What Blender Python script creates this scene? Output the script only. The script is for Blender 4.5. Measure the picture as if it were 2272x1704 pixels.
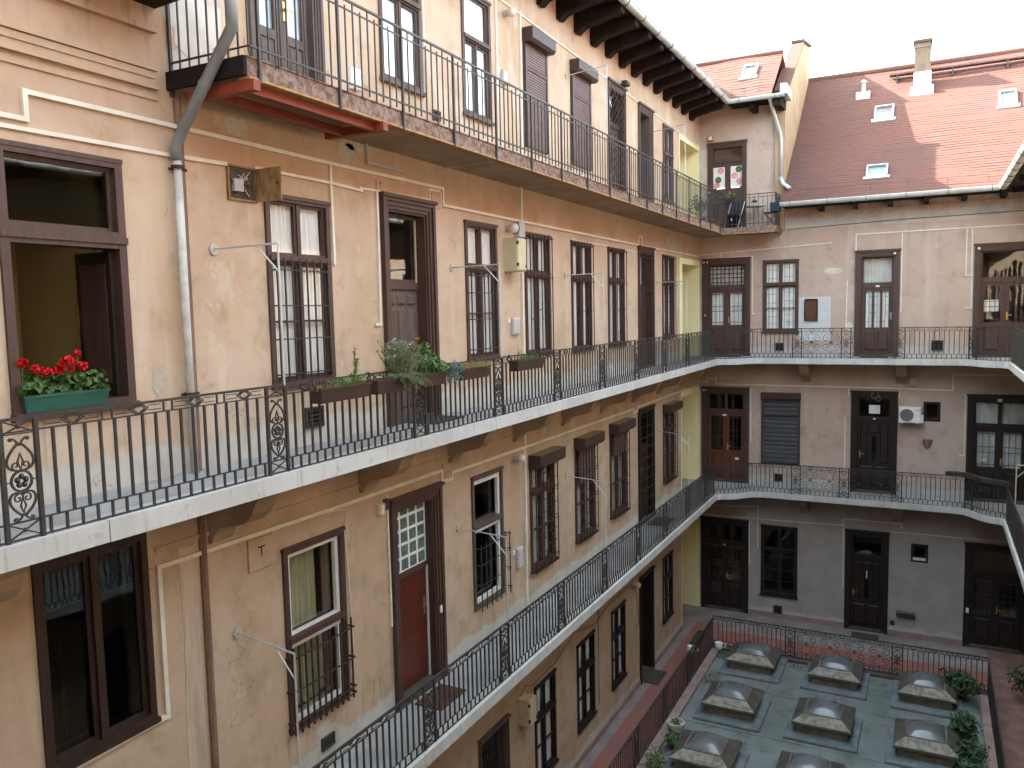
import bpy, math, random
from mathutils import Matrix, Vector
rnd = random.Random(7)
PI = math.pi
for o in list(bpy.data.objects): bpy.data.objects.remove(o)
S = bpy.context.scene
COL = S.collection

# ------------------------------------------------------------------ camera, sky, sun, exposure
cam = bpy.data.cameras.new('camera'); camo = bpy.data.objects.new('camera', cam); COL.objects.link(camo)
cam.sensor_width = 36.0; cam.lens = 36.0*1783.1/2272.0; cam.clip_start = .05; cam.clip_end = 400
def _cam(yaw, pitch, roll, loc):
    yaw, pitch, roll = map(math.radians, (yaw, pitch, roll))
    f = Vector((-math.sin(yaw)*math.cos(pitch), math.cos(yaw)*math.cos(pitch), math.sin(pitch)))
    r = f.cross(Vector((0, 0, 1))).normalized(); u = r.cross(f)
    r2 = r*math.cos(roll)+u*math.sin(roll); u2 = -r*math.sin(roll)+u*math.cos(roll)
    m = Matrix((r2, u2, -f)).transposed().to_4x4(); m.translation = loc
    camo.matrix_world = m
_cam(27.56, -5.124, -1.26, (6.2, 0, 9.26))
S.camera = camo
SUN_EL = 38.0
sd = Vector((math.cos(math.radians(SUN_EL)), -0.03, -math.sin(math.radians(SUN_EL)))).normalized()
W = bpy.data.worlds.new('World'); S.world = W; W.use_nodes = True
wn = W.node_tree.nodes; wl = W.node_tree.links
sky = wn.new('ShaderNodeTexSky'); sky.sky_type = 'NISHITA'; sky.sun_disc = False
sky.sun_elevation = math.radians(SUN_EL); sky.sun_rotation = math.atan2(-sd.x, -sd.y); sky.dust_density = 1.5; sky.air_density = 1.0
hs = wn.new('ShaderNodeHueSaturation'); hs.inputs['Saturation'].default_value = .55
wl.new(sky.outputs[0], hs.inputs['Color'])
tn = wn.new('ShaderNodeMix'); tn.data_type = 'RGBA'; tn.blend_type = 'MULTIPLY'; tn.inputs[0].default_value = 1.; tn.inputs[7].default_value = (1.0, 1.06, .97, 1)
wl.new(hs.outputs[0], tn.inputs[6]); wl.new(tn.outputs[2], wn['Background'].inputs[0]); wn['Background'].inputs[1].default_value = .15
sun = bpy.data.lights.new('sun', 'SUN'); suno = bpy.data.objects.new('sun', sun); COL.objects.link(suno)
sun.energy = 2.5; sun.angle = math.radians(.5); sun.color = (1, .95, .87)
suno.rotation_euler = sd.to_track_quat('-Z', 'Y').to_euler(); suno.location = (0, 0, 40)
V = S.view_settings; V.view_transform = 'Standard'; V.look = 'None'; V.gamma = 1; V.exposure = 3.7
try: V.use_curve_mapping = False
except Exception: pass
S.cycles.max_bounces = 7; S.cycles.diffuse_bounces = 4; S.cycles.glossy_bounces = 3; S.cycles.transparent_max_bounces = 12
S.cycles.use_denoising = True; S.cycles.use_adaptive_sampling = True; S.cycles.adaptive_threshold = .025
S.cycles.caustics_reflective = False; S.cycles.caustics_refractive = False
S.cycles.sample_clamp_indirect = 6.0

# ------------------------------------------------------------------ materials
class NT:
    def __init__(s, name):
        s.m = bpy.data.materials.new(name); s.m.use_nodes = True
        s.t = s.m.node_tree; s.b = s.t.nodes['Principled BSDF']; s.out = s.t.nodes['Material Output']
        s.pos = s.n('ShaderNodeNewGeometry').outputs['Position']
    def n(s, k, **kw):
        x = s.t.nodes.new(k)
        for a, v in kw.items(): setattr(x, a, v)
        return x
    def l(s, a, b): s.t.links.new(a, b)
    def noise(s, scale, detail=4, rough=.55, vec=None, stretch=None, dist=0):
        x = s.n('ShaderNodeTexNoise'); x.inputs['Scale'].default_value = scale; x.inputs['Detail'].default_value = detail
        x.inputs['Roughness'].default_value = rough; x.inputs['Distortion'].default_value = dist
        v = vec or s.pos
        if stretch:
            mp = s.n('ShaderNodeMapping'); mp.inputs['Scale'].default_value = stretch; s.l(v, mp.inputs[0]); v = mp.outputs[0]
        s.l(v, x.inputs['Vector']); return x.outputs[0]
    def ramp(s, f, lo, hi, a=0., b=1.):
        x = s.n('ShaderNodeMapRange'); x.inputs[1].default_value = lo; x.inputs[2].default_value = hi
        x.inputs[3].default_value = a; x.inputs[4].default_value = b; x.interpolation_type = 'SMOOTHSTEP' if (a, b) in ((0., 1.), (1., 0.)) else 'LINEAR'
        s.l(f, x.inputs[0]); return x.outputs[0]
    def mix(s, f, a, b, mode='MIX'):
        x = s.n('ShaderNodeMix', data_type='RGBA', blend_type=mode)
        if isinstance(f, (int, float)): x.inputs[0].default_value = f
        else: s.l(f, x.inputs[0])
        for i, c in ((6, a), (7, b)):
            if isinstance(c, tuple): x.inputs[i].default_value = (*c, 1)
            else: s.l(c, x.inputs[i])
        return x.outputs[2]
    def math(s, op, a, b=None):
        x = s.n('ShaderNodeMath', operation=op)
        for i, c in enumerate((a, b)):
            if c is None: continue
            if isinstance(c, (int, float)): x.inputs[i].default_value = c
            else: s.l(c, x.inputs[i])
        return x.outputs[0]
    def color(s, c):
        if isinstance(c, tuple): s.b.inputs['Base Color'].default_value = (*c, 1)
        else: s.l(c, s.b.inputs['Base Color'])
    def rough(s, r, metal=0., spec=.5):
        if isinstance(r, (int, float)): s.b.inputs['Roughness'].default_value = r
        else: s.l(r, s.b.inputs['Roughness'])
        s.b.inputs['Metallic'].default_value = metal; s.b.inputs['Specular IOR Level'].default_value = spec
    def bump(s, h, strength=.3, dist=.01, prev=None):
        x = s.n('ShaderNodeBump'); x.inputs['Strength'].default_value = strength; x.inputs['Distance'].default_value = dist
        s.l(h, x.inputs['Height'])
        if prev: s.l(prev, x.inputs['Normal'])
        s.l(x.outputs[0], s.b.inputs['Normal']); return x.outputs[0]

def simple(name, c1, c2=None, scale=6., rough=.6, metal=0., bump=0., spec=.4, bscale=None, lo=.35, hi=.65, stretch=None):
    t = NT(name)
    if c2: t.color(t.mix(t.ramp(t.noise(scale, 5, .6, stretch=stretch), lo, hi), c1, c2))
    else: t.color(c1)
    t.rough(rough, metal, spec)
    if bump: t.bump(t.noise(bscale or scale*6, 3, stretch=stretch), bump, .01)
    return t.m

FL = (0.0, 4.0, 7.82, 11.48)          # the four floor levels
def plaster(name, c1, c2, band, stain, pale, bandh=.24, grey=None, low=None, top=None):
    t = NT(name)
    big = t.noise(.55, 6, .62); mid = t.noise(2.3, 6, .65); fine = t.noise(9, 5, .7)
    col = t.mix(t.ramp(big, .36, .66), c1, c2)
    col = t.mix(t.math('MULTIPLY', t.ramp(mid, .5, .72), .6), col, stain)
    streak = t.noise(1.0, 5, .6, stretch=(2.2, 2.2, .3))
    col = t.mix(t.math('MULTIPLY', t.ramp(streak, .52, .70), .5), col, pale)
    streak2 = t.noise(1.0, 6, .65, stretch=(4.4, 4.4, .3))
    col = t.mix(t.math('MULTIPLY', t.ramp(streak2, .58, .74), .5), col, stain)
    blot = t.noise(.9, 7, .7, stretch=(1.3, 1.3, .55), dist=.4)
    col = t.mix(t.math('MULTIPLY', t.ramp(blot, .57, .62), .5), col, pale)
    col = t.mix(t.math('MULTIPLY', t.ramp(fine, .55, .75), .22), col, stain)
    sep = t.n('ShaderNodeSeparateXYZ'); t.l(t.pos, sep.inputs[0]); z = sep.outputs[2]
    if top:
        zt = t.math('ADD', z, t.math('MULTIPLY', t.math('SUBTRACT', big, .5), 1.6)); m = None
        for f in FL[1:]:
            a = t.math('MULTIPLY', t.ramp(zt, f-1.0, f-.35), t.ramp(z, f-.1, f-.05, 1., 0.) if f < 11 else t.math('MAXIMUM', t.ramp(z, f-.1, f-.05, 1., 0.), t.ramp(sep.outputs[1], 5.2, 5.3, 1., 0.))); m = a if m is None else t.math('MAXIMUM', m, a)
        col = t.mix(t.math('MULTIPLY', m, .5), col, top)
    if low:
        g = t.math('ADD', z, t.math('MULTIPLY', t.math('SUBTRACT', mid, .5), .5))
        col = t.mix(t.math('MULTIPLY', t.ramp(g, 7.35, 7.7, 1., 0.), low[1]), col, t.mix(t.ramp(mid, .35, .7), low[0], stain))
    if grey:  # greyer lower storey: the cooler light low in the court, put into the colour
        g = t.math('ADD', z, t.math('MULTIPLY', t.math('SUBTRACT', big, .5), 1.5))
        col = t.mix(t.ramp(g, 3.2, 4.6, 1., 0.), col, t.mix(t.ramp(mid, .3, .7), grey[0], grey[1]))
    n = t.math('MULTIPLY', t.math('SUBTRACT', t.noise(2.2, 8, .75), .5), .55); zz = t.math('ADD', z, n)
    m = None
    for f in FL:
        a = t.math('MULTIPLY', t.ramp(z, f-.10, f-.05), t.ramp(zz, f+bandh, f+bandh+.07, 1., 0.))
        if f > 11: a = t.math('MULTIPLY', a, t.ramp(sep.outputs[1], 5.2, 5.3))
        m = a if m is None else t.math('MAXIMUM', m, a)
    col = t.mix(t.math('MULTIPLY', m, .85), col, t.mix(t.ramp(mid, .4, .65), band[0], band[1]))
    drip = t.ramp(t.noise(1.0, 4, .6, stretch=(13, 13, .7)), .52, .64); m = None
    for f in (4.62, 8.5, 12.06):
        a = t.math('MULTIPLY', t.ramp(z, f-.62, f), t.ramp(z, f, f+.02, 1., 0.)); m = a if m is None else t.math('MAXIMUM', m, a)
    col = t.mix(t.math('MULTIPLY', t.math('MULTIPLY', m, drip), .5), col, tuple(v*.62 for v in stain))
    crack = t.n('ShaderNodeTexVoronoi', feature='DISTANCE_TO_EDGE'); crack.inputs['Scale'].default_value = 1.1
    wob = t.n('ShaderNodeVectorMath', operation='ADD'); nz = t.n('ShaderNodeTexNoise'); nz.inputs['Scale'].default_value = 3; nz.inputs['Detail'].default_value = 6
    t.l(t.pos, nz.inputs['Vector']); t.l(t.pos, wob.inputs[0]); t.l(nz.outputs[1], wob.inputs[1]); t.l(wob.outputs[0], crack.inputs['Vector'])
    ck = t.math('MULTIPLY', t.ramp(crack.outputs[0], .0, .012, 1., 0.), t.ramp(t.noise(.8, 3), .56, .68))
    col = t.mix(t.math('MULTIPLY', ck, .5), col, tuple(v*.35 for v in stain))
    t.color(col); t.rough(.92, 0, .15)
    b = t.bump(t.noise(75, 3, .7), .35, .006)
    b = t.bump(t.noise(4.5, 5, .6), .45, .02, b)
    t.bump(t.ramp(blot, .60, .64), .35, .004, b)
    return t.m

M = {}
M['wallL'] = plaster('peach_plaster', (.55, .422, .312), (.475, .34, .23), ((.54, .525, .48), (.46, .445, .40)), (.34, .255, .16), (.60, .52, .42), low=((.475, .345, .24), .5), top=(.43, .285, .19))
M['wallB'] = plaster('pinkish_plaster', (.50, .39, .325), (.44, .33, .265), ((.50, .48, .45), (.42, .40, .38)), (.34, .24, .18), (.54, .44, .38), .22, ((.385, .345, .318), (.32, .287, .265)))
M['fire'] = plaster('weathered_gable_plaster', (.40, .28, .17), (.34, .22, .12), ((.4, .3, .2), (.36, .26, .17)), (.24, .17, .11), (.46, .36, .25))
M['yellow'] = simple('yellow_plaster', (.86, .79, .46), (.82, .75, .43), 1.2, .9, bump=.2, bscale=40, spec=.1)
M['whitewash'] = simple('whitewash_plaster', (.62, .58, .50), (.50, .46, .40), 3, .9, bump=.3, bscale=25, spec=.1)
M['greypatch'] = simple('repaired_plaster', (.50, .46, .38), (.40, .37, .30), 5, .95, bump=.5, bscale=30, spec=.1)
M['trace'] = simple('pale_pipe_trace', (.53, .435, .335), (.43, .335, .24), 2.5, .95, bump=.5, bscale=30, spec=.1, stretch=(3, 3, .5))
M['bluepatch'] = simple('pale_blue_plaster', (.56, .57, .565), (.50, .515, .515), 5, .95, bump=.3, bscale=30, spec=.1)
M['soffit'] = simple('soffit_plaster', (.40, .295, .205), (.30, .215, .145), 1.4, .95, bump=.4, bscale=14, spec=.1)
def edge_mat():
    t = NT('painted_stone_edge'); n1 = t.noise(1.0, 6, .65, stretch=(1.6, 1.6, .6)); n2 = t.noise(1.0, 5, .7, stretch=(16, 16, 1.2)); n3 = t.noise(7, 6, .7)
    c = t.mix(t.ramp(n1, .35, .7), (.55, .55, .525), (.45, .445, .42)); c = t.mix(t.math('MULTIPLY', t.ramp(n2, .54, .68), .55), c, (.33, .31, .265)); c = t.mix(t.math('MULTIPLY', t.ramp(n3, .58, .7), .6), c, (.30, .285, .26))
    t.color(c); t.rough(.8, 0, .2); b = t.bump(n3, .5, .008); t.bump(t.noise(45, 3), .3, .004, b); return t.m
M['edge'] = edge_mat()
M['walk'] = simple('gallery_paving', (.37, .365, .35), (.28, .275, .265), 1.6, .85, bump=.3, bscale=30, spec=.25)
M['wood'] = simple('brown_painted_wood', (.085, .046, .036), (.062, .033, .026), 3, .5, bump=.15, bscale=30, spec=.4, stretch=(6, 6, .7))
M['wood2'] = simple('weathered_brown_wood', (.125, .092, .078), (.085, .060, .050), 4, .65, bump=.25, bscale=30, spec=.3, stretch=(6, 6, .5))
M['woodfl'] = simple('dark_stained_wood', (.046, .026, .018), (.032, .018, .013), 3, .45, bump=.15, bscale=30, spec=.4, stretch=(6, 6, .7))
M['wooddk'] = simple('dark_door_wood', (.022, .013, .011), (.014, .009, .008), 3, .5, bump=.15, bscale=30, spec=.4, stretch=(6, 6, .7))
M['woodred'] = simple('reddish_door_wood', (.105, .022, .012), (.085, .018, .010), 3, .38, bump=.08, bscale=20, spec=.5, stretch=(6, 6, .7))
M['woodtan'] = simple('russet_door_wood', (.115, .040, .017), (.085, .028, .012), 3, .45, bump=.1, bscale=20, spec=.45, stretch=(6, 6, .7))
M['eave'] = simple('tarred_eave_timber', (.020, .014, .011), (.011, .008, .007), 5, .85, bump=.4, bscale=30, spec=.2)
M['iron'] = simple('black_iron_paint', (.030, .028, .028), (.048, .038, .033), 12, .5, spec=.45)
M['ironrust'] = simple('rusty_iron', (.075, .036, .022), (.03, .02, .016), 14, .8, spec=.25)
M['grille'] = simple('brown_grille_paint', (.040, .022, .017), (.055, .028, .02), 9, .55, spec=.4)
M['zinc'] = simple('zinc_sheet', (.56, .59, .58), (.46, .49, .48), 3, .45, .2, bump=.05, spec=.5)
M['zincdk'] = simple('weathered_zinc', (.25, .26, .265), (.19, .20, .205), 4, .45, .2, bump=.05, spec=.5)
M['pipe'] = simple('pale_painted_pipe', (.58, .57, .53), (.44, .42, .38), 5, .6, bump=.1, spec=.35)
M['pipebr'] = simple('brown_painted_pipe', (.235, .15, .105), (.16, .10, .07), 4, .7, bump=.1, spec=.3, stretch=(3, 3, .5))
M['trunk'] = simple('cream_cable_trunking', (.74, .70, .60), (.64, .60, .50), 3, .6, spec=.3)
M['white'] = simple('white_plastic', (.78, .78, .76), (.70, .70, .68), 5, .4, spec=.45)
M['cream'] = simple('cream_sheet_metal', (.62, .56, .36), (.54, .48, .31), 4, .55, spec=.4)
M['greybox'] = simple('grey_plastic', (.48, .46, .46), (.42, .40, .40), 6, .5, spec=.4)
M['rustplate'] = simple('rusted_sheet', (.23, .125, .045), (.33, .24, .11), 7, .8, bump=.3, bscale=30, spec=.2, stretch=(3, 3, .8))
M['rustband'] = simple('rusted_channel', (.155, .085, .060), (.26, .20, .165), 16, .9, bump=.7, bscale=30, spec=.15, lo=.38, hi=.62)
M['rustlip'] = simple('crumbling_lip', (.42, .28, .13), (.30, .17, .08), 10, .95, bump=.8, bscale=24, spec=.1)
M['redsteel'] = simple('red_oxide_steel', (.235, .042, .016), (.19, .035, .014), 5, .55, spec=.35)
M['shutter'] = simple('brown_roller_slat', (.165, .105, .098), (.135, .086, .082), 4, .5, spec=.4)
M['shutterdk'] = simple('dark_roller_slat', (.066, .067, .072), (.052, .053, .057), 4, .5, spec=.4)
M['tan'] = simple('bronze_sheet', (.20, .145, .075), (.17, .12, .06), 4, .55, spec=.4)
M['brownbox'] = simple('brown_sheet', (.055, .032, .026), None, 4, .5, spec=.4)
M['curtain'] = simple('white_curtain', (.86, .86, .83), (.82, .82, .79), 3, .95, spec=.05)
M['curtgreen'] = simple('olive_curtain', (.42, .42, .27), (.36, .36, .23), 3, .95, spec=.05)
M['curtdk'] = simple('grey_curtain', (.55, .55, .52), (.46, .46, .44), 3, .95, spec=.05)
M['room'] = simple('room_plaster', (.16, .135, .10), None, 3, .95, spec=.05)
M['roomyel'] = simple('ochre_room_wall', (.36, .29, .14), (.33, .26, .13), 1.5, .95, spec=.05)
M['black'] = simple('black_void', (.008, .008, .008), None, 3, .9, spec=.1)
M['terracotta'] = simple('brown_planter_plastic', (.060, .030, .022), (.048, .026, .02), 6, .6, spec=.35)
M['greenbox'] = simple('green_planter_plastic', (.028, .115, .085), (.022, .095, .07), 6, .42, spec=.45)
M['soil'] = simple('potting_soil', (.05, .032, .022), (.09, .06, .045), 20, .95, bump=.6, bscale=40, spec=.05)
M['leaf'] = simple('geranium_leaf', (.055, .115, .03), (.10, .17, .05), 9, .6, spec=.3)
M['leaf2'] = simple('rosemary_leaf', (.11, .14, .055), (.19, .21, .12), 9, .65, spec=.25)
M['leaf3'] = simple('bright_herb_leaf', (.07, .15, .03), (.13, .21, .06), 9, .6, spec=.3)
M['leaf4'] = simple('blue_grey_leaf', (.11, .17, .15), (.17, .23, .20), 9, .7, spec=.2)
M['leafdk'] = simple('dark_bush_leaf', (.020, .052, .018), (.045, .085, .026), 6, .55, spec=.35)
M['straw'] = simple('withered_stalk', (.34, .27, .10), (.24, .18, .08), 12, .9, spec=.1)
M['moss'] = simple('moss', (.075, .10, .02), (.045, .06, .02), 10, .95, spec=.05)
M['petal'] = simple('scarlet_petal', (.62, .010, .008), (.48, .006, .006), 30, .55, spec=.3)
M['pink'] = simple('rose_glass_paint', (.62, .22, .19), (.70, .40, .36), 12, .5, spec=.3)
M['lilac'] = simple('pale_lilac_petal', (.52, .50, .62), None, 5, .7, spec=.2)
M['concrete'] = simple('rough_concrete', (.165, .150, .125), (.105, .095, .08), 3.5, .9, bump=.6, bscale=30, spec=.2)
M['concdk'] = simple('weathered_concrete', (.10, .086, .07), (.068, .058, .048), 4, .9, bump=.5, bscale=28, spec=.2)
M['conclight'] = simple('pale_concrete', (.34, .31, .255), (.18, .162, .13), 9, .9, bump=.6, bscale=40, spec=.2)
M['brickneck'] = simple('stained_render', (.20, .155, .11), (.13, .10, .075), 5, .9, bump=.5, bscale=28, spec=.2)
M['bluestep'] = simple('blue_grey_render', (.18, .205, .21), (.12, .138, .142), 3, .85, bump=.3, bscale=24, spec=.25)
M['dome'] = simple('translucent_acrylic', (.16, .165, .165), (.105, .108, .106), 1.3, .27, spec=.6)
M['dome'].node_tree.nodes['Principled BSDF'].inputs['Coat Weight'].default_value = .4
M['brass'] = simple('brass', (.60, .40, .13), None, 3, .35, .9, spec=.5)
M['steel'] = simple('steel', (.45, .45, .45), None, 3, .35, .8, spec=.5)
M['globe'] = simple('opal_glass', (.72, .68, .60), (.65, .60, .52), 6, .25, spec=.5)
M['mat'] = simple('coir_mat', (.085, .075, .065), (.06, .053, .046), 30, .95, bump=.5, bscale=80, spec=.05)
M['matred'] = simple('brown_mat', (.12, .06, .045), (.09, .05, .04), 30, .95, bump=.5, bscale=80, spec=.05)
M['blue'] = simple('dark_blue_canvas', (.025, .035, .045), (.02, .028, .036), 6, .8, spec=.2)
M['chim'] = simple('chimney_brick', (.22, .165, .12), (.16, .115, .085), 4, .9, bump=.5, bscale=20, spec=.1)
M['pinkkerb'] = simple('pink_kerb_stone', (.33, .225, .195), (.25, .175, .155), 3, .85, bump=.3, bscale=24, spec=.2)
M['leadglass'] = simple('white_glass', (.70, .72, .70), None, 3, .3, spec=.5)

def glass(name, tint=(.985, .99, .985), refl=.035, rough=.015):
    t = NT(name); t.t.nodes.remove(t.b)
    tr = t.n('ShaderNodeBsdfTransparent'); tr.inputs[0].default_value = (*tint, 1)
    gl = t.n('ShaderNodeBsdfGlossy'); gl.inputs['Roughness'].default_value = rough; gl.inputs['Color'].default_value = (.95, .97, 1, 1)
    lw = t.n('ShaderNodeLayerWeight'); lw.inputs[0].default_value = .5
    fr = t.math('MULTIPLY', t.math('POWER', lw.outputs['Facing'], 4.0), .8)
    nb = t.n('ShaderNodeBump'); nb.inputs['Strength'].default_value = .02; nb.inputs['Distance'].default_value = .05
    t.l(t.noise(2.2, 2), nb.inputs['Height']); t.l(nb.outputs[0], gl.inputs['Normal'])
    f = t.math('ADD', fr, refl)
    mx = t.n('ShaderNodeMixShader'); t.l(f, mx.inputs[0]); t.l(tr.outputs[0], mx.inputs[1]); t.l(gl.outputs[0], mx.inputs[2])
    t.l(mx.outputs[0], t.out.inputs[0]); return t.m
M['glass'] = glass('window_glass')
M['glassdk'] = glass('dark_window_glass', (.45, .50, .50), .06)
def glassblock():
    t = NT('glass_block'); t.color(t.mix(t.ramp(t.noise(14, 3, dist=1.5), .35, .65), (.07, .125, .11), (.16, .235, .20))); t.rough(.15, 0, .6)
    t.bump(t.noise(22, 2, dist=2), .5, .02); return t.m
M['block'] = glassblock()
def tiles_roof():
    t = NT('clay_roof_tile'); sep = t.n('ShaderNodeSeparateXYZ'); t.l(t.pos, sep.inputs[0])
    cm = t.n('ShaderNodeCombineXYZ'); t.l(sep.outputs[0], cm.inputs[0])
    t.l(t.math('ADD', t.math('MULTIPLY', sep.outputs[2], 1.5557), 0), cm.inputs[1])
    br = t.n('ShaderNodeTexBrick'); br.inputs['Scale'].default_value = 1.; br.inputs['Brick Width'].default_value = .15; br.inputs['Row Height'].default_value = .12
    br.inputs['Mortar Size'].default_value = .006; br.inputs['Mortar Smooth'].default_value = .3; br.inputs['Bias'].default_value = -.2
    br.inputs['Color1'].default_value = (.14, .062, .046, 1); br.inputs['Color2'].default_value = (.122, .054, .041, 1); br.inputs['Mortar'].default_value = (.115, .052, .04, 1)
    t.l(cm.outputs[0], br.inputs['Vector'])
    c = t.mix(t.math('MULTIPLY', t.ramp(t.noise(.6, 7, .7), .42, .66), .8), br.outputs[0], (.10, .056, .048))
    c = t.mix(t.math('MULTIPLY', t.ramp(t.noise(1.7, 6, .7), .60, .70), .5), c, (.085, .07, .05))
    c = t.mix(t.math('MULTIPLY', t.ramp(t.noise(14, 4), .55, .8), .4), c, (.11, .055, .046))
    t.color(c); t.rough(.85, 0, .2); t.bump(t.math('SUBTRACT', 1., br.outputs[1]), .2, .008); return t.m
M['tile'] = tiles_roof()
def red_floor():
    t = NT('worn_red_terrazzo')
    a = t.noise(.9, 6, .65); b = t.noise(5, 5, .7)
    c = t.mix(t.ramp(a, .36, .62), (.33, .105, .075), (.25, .12, .10))
    c = t.mix(t.math('MULTIPLY', t.ramp(b, .5, .7), .55), c, (.21, .155, .14))
    t.color(c); t.rough(t.ramp(a, .3, .7, .55, .85), 0, .3); t.bump(b, .25, .006); return t.m
M['red'] = red_floor()
M['brickwalk'] = simple('worn_brick_paving', (.25, .135, .105), (.17, .10, .085), 3, .85, bump=.4, bscale=20, spec=.2)
M['greyfloor'] = simple('dusty_grey_paving', (.28, .24, .225), (.21, .175, .165), 1.8, .85, bump=.3, bscale=24, spec=.25)
def yard():
    t = NT('mossy_yard_slab')
    a = t.noise(.8, 6, .65); b = t.noise(6, 5, .7); g = t.noise(1.6, 7, .7)
    c = t.mix(t.ramp(a, .35, .65), (.20, .222, .208), (.135, .152, .14))
    c = t.mix(t.math('MULTIPLY', t.ramp(g, .52, .68), .7), c, (.095, .115, .06))
    c = t.mix(t.math('MULTIPLY', t.ramp(b, .55, .75), .4), c, (.085, .092, .085))
    t.color(c); t.rough(.85, 0, .3); t.bump(b, .35, .008); return t.m
M['yard'] = yard()

# ------------------------------------------------------------------ mesh helpers
ID = lambda a, b, c: (a, b, c)
BY, XR, YF = 24.2, 8.85, -1.2
TL = lambda u, v, w: (w, u, v)                 # left wall: u = y, v = z, w = out of the wall
TB = lambda u, v, w: (u, BY-w, v)              # back wall
TR = lambda u, v, w: (XR-w, -u, v)             # right wall (u = -y)
TF = lambda u, v, w: (-u, YF+w, v)             # front wall (u = -x)
BOXF = ((0, 3, 2, 1), (4, 5, 6, 7), (0, 1, 5, 4), (1, 2, 6, 5), (2, 3, 7, 6), (3, 0, 4, 7))
class MB:
    def __init__(s, T=ID): s.v = []; s.f = []; s.T = T
    def add(s, vs, fs):
        k = len(s.v); s.v += [s.T(*p) for p in vs]; s.f += [tuple(i+k for i in f) for f in fs]; return s
    def box(s, a0, b0, c0, a1, b1, c1):
        if a0 > a1: a0, a1 = a1, a0
        if b0 > b1: b0, b1 = b1, b0
        if c0 > c1: c0, c1 = c1, c0
        return s.add([(a0, b0, c0), (a1, b0, c0), (a1, b1, c0), (a0, b1, c0), (a0, b0, c1), (a1, b0, c1), (a1, b1, c1), (a0, b1, c1)], BOXF)
    def cbox(s, a0, b0, c0, a1, b1, c1, e=.012):          # box with chamfered long edges on top (c1) and corners
        vs = []; rings = [(c0, 0), (c1-e, 0), (c1, e)]
        for c, d in rings:
            for a, b in ((a0+d, b0+d), (a1-d, b0+d), (a1-d, b1-d), (a0+d, b1-d)): vs.append((a, b, c))
        fs = [(3, 2, 1, 0), (8, 9, 10, 11)]
        for r in (0, 4):
            for i in range(4): fs.append((r+i, r+(i+1) % 4, r+4+(i+1) % 4, r+4+i))
        return s.add(vs, fs)
    def quad(s, *p): return s.add(p, [tuple(range(len(p)))])
    def prism(s, poly, c0, c1):                            # polygon in (a,b), extruded along c
        n = len(poly)
        return s.add([(a, b, c0) for a, b in poly]+[(a, b, c1) for a, b in poly],
                     [tuple(range(n-1, -1, -1)), tuple(range(n, 2*n))]+[(i, (i+1) % n, n+(i+1) % n, n+i) for i in range(n)])
    def tube(s, pts, r, n=6, closed=False, cap=True, flat=1.):
        P = [Vector(p) for p in pts]; m = len(P); vs = []; up = None
        for i in range(m):
            a = P[i-1] if (i > 0 or closed) else P[i]; b = P[(i+1) % m] if (i < m-1 or closed) else P[i]
            d = (b-a).normalized() if (b-a).length > 1e-9 else Vector((0, 0, 1))
            if up is None:
                up = Vector((0, 0, 1)) if abs(d.z) < .9 else Vector((1, 0, 0))
            x = d.cross(up)
            if x.length < 1e-5: x = d.cross(Vector((0, 1, 0)))
            x.normalize(); y = x.cross(d); up = y
            rr = r[i] if isinstance(r, (list, tuple)) else r
            for k in range(n):
                t = 2*PI*(k+.5)/n; vs.append(tuple(P[i]+x*(rr*math.cos(t))+y*(rr*flat*math.sin(t))))
        fs = []
        for i in range(m if closed else m-1):
            j = (i+1) % m
            for k in range(n): fs.append((i*n+k, i*n+(k+1) % n, j*n+(k+1) % n, j*n+k))
        if cap and not closed: fs += [tuple(range(n-1, -1, -1)), tuple((m-1)*n+k for k in range(n))]
        return s.add(vs, fs)
    def lathe(s, prof, n=12, c=(0, 0, 0)):                 # profile (r, z)
        vs = []; m = len(prof)
        for r, z in prof:
            for k in range(n): t = 2*PI*k/n; vs.append((c[0]+r*math.cos(t), c[1]+r*math.sin(t), c[2]+z))
        fs = [(i*n+k, i*n+(k+1) % n, (i+1)*n+(k+1) % n, (i+1)*n+k) for i in range(m-1) for k in range(n)]
        fs += [tuple(range(n-1, -1, -1)), tuple((m-1)*n+k for k in range(n))]
        return s.add(vs, fs)
    def sphere(s, c, r, n=12, m=8, sz=1.):
        return s.lathe([(max(1e-4, r*math.sin(PI*i/m)), -r*sz*math.cos(PI*i/m)) for i in range(m+1)], n, c)
    def mesh(s, name, smooth=False):
        me = bpy.data.meshes.new(name); me.from_pydata(s.v, [], s.f)
        if smooth:
            me.polygons.foreach_set('use_smooth', [True]*len(me.polygons))
        me.update(); return me

wl_ = {}                                                    # world location of every object
def link(o, parent=None, loc=(0, 0, 0), rz=0.):
    COL.objects.link(o); o.location = loc; o.rotation_euler = (0, 0, rz)
    wl_[o] = Vector(loc)
    if parent is not None:
        o.parent = parent; o.matrix_parent_inverse = Matrix.Translation(-wl_[parent])
    return o
def props(o, label=None, cat=None, group=None, kind=None):
    for k, v in (('label', label), ('category', cat), ('group', group), ('kind', kind)):
        if v: o[k] = v
    return o
def thing(name, label, cat, loc, group=None):
    o = bpy.data.objects.new(name, None); o.empty_display_size = .2
    return props(link(o, None, loc), label, cat, group)
def O(name, mb, mat, parent=None, smooth=False, loc=(0, 0, 0), rz=0., **kw):
    me = mb if isinstance(mb, bpy.types.Mesh) else mb.mesh(name, smooth)
    if not me.materials: me.materials.append(M[mat] if isinstance(mat, str) else mat)
    o = link(bpy.data.objects.new(name, me), parent, loc, rz)
    return props(o, **kw)
def fix_normals(me):
    import bmesh
    b = bmesh.new(); b.from_mesh(me); bmesh.ops.recalc_face_normals(b, faces=b.faces); b.to_mesh(me); b.free()

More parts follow.
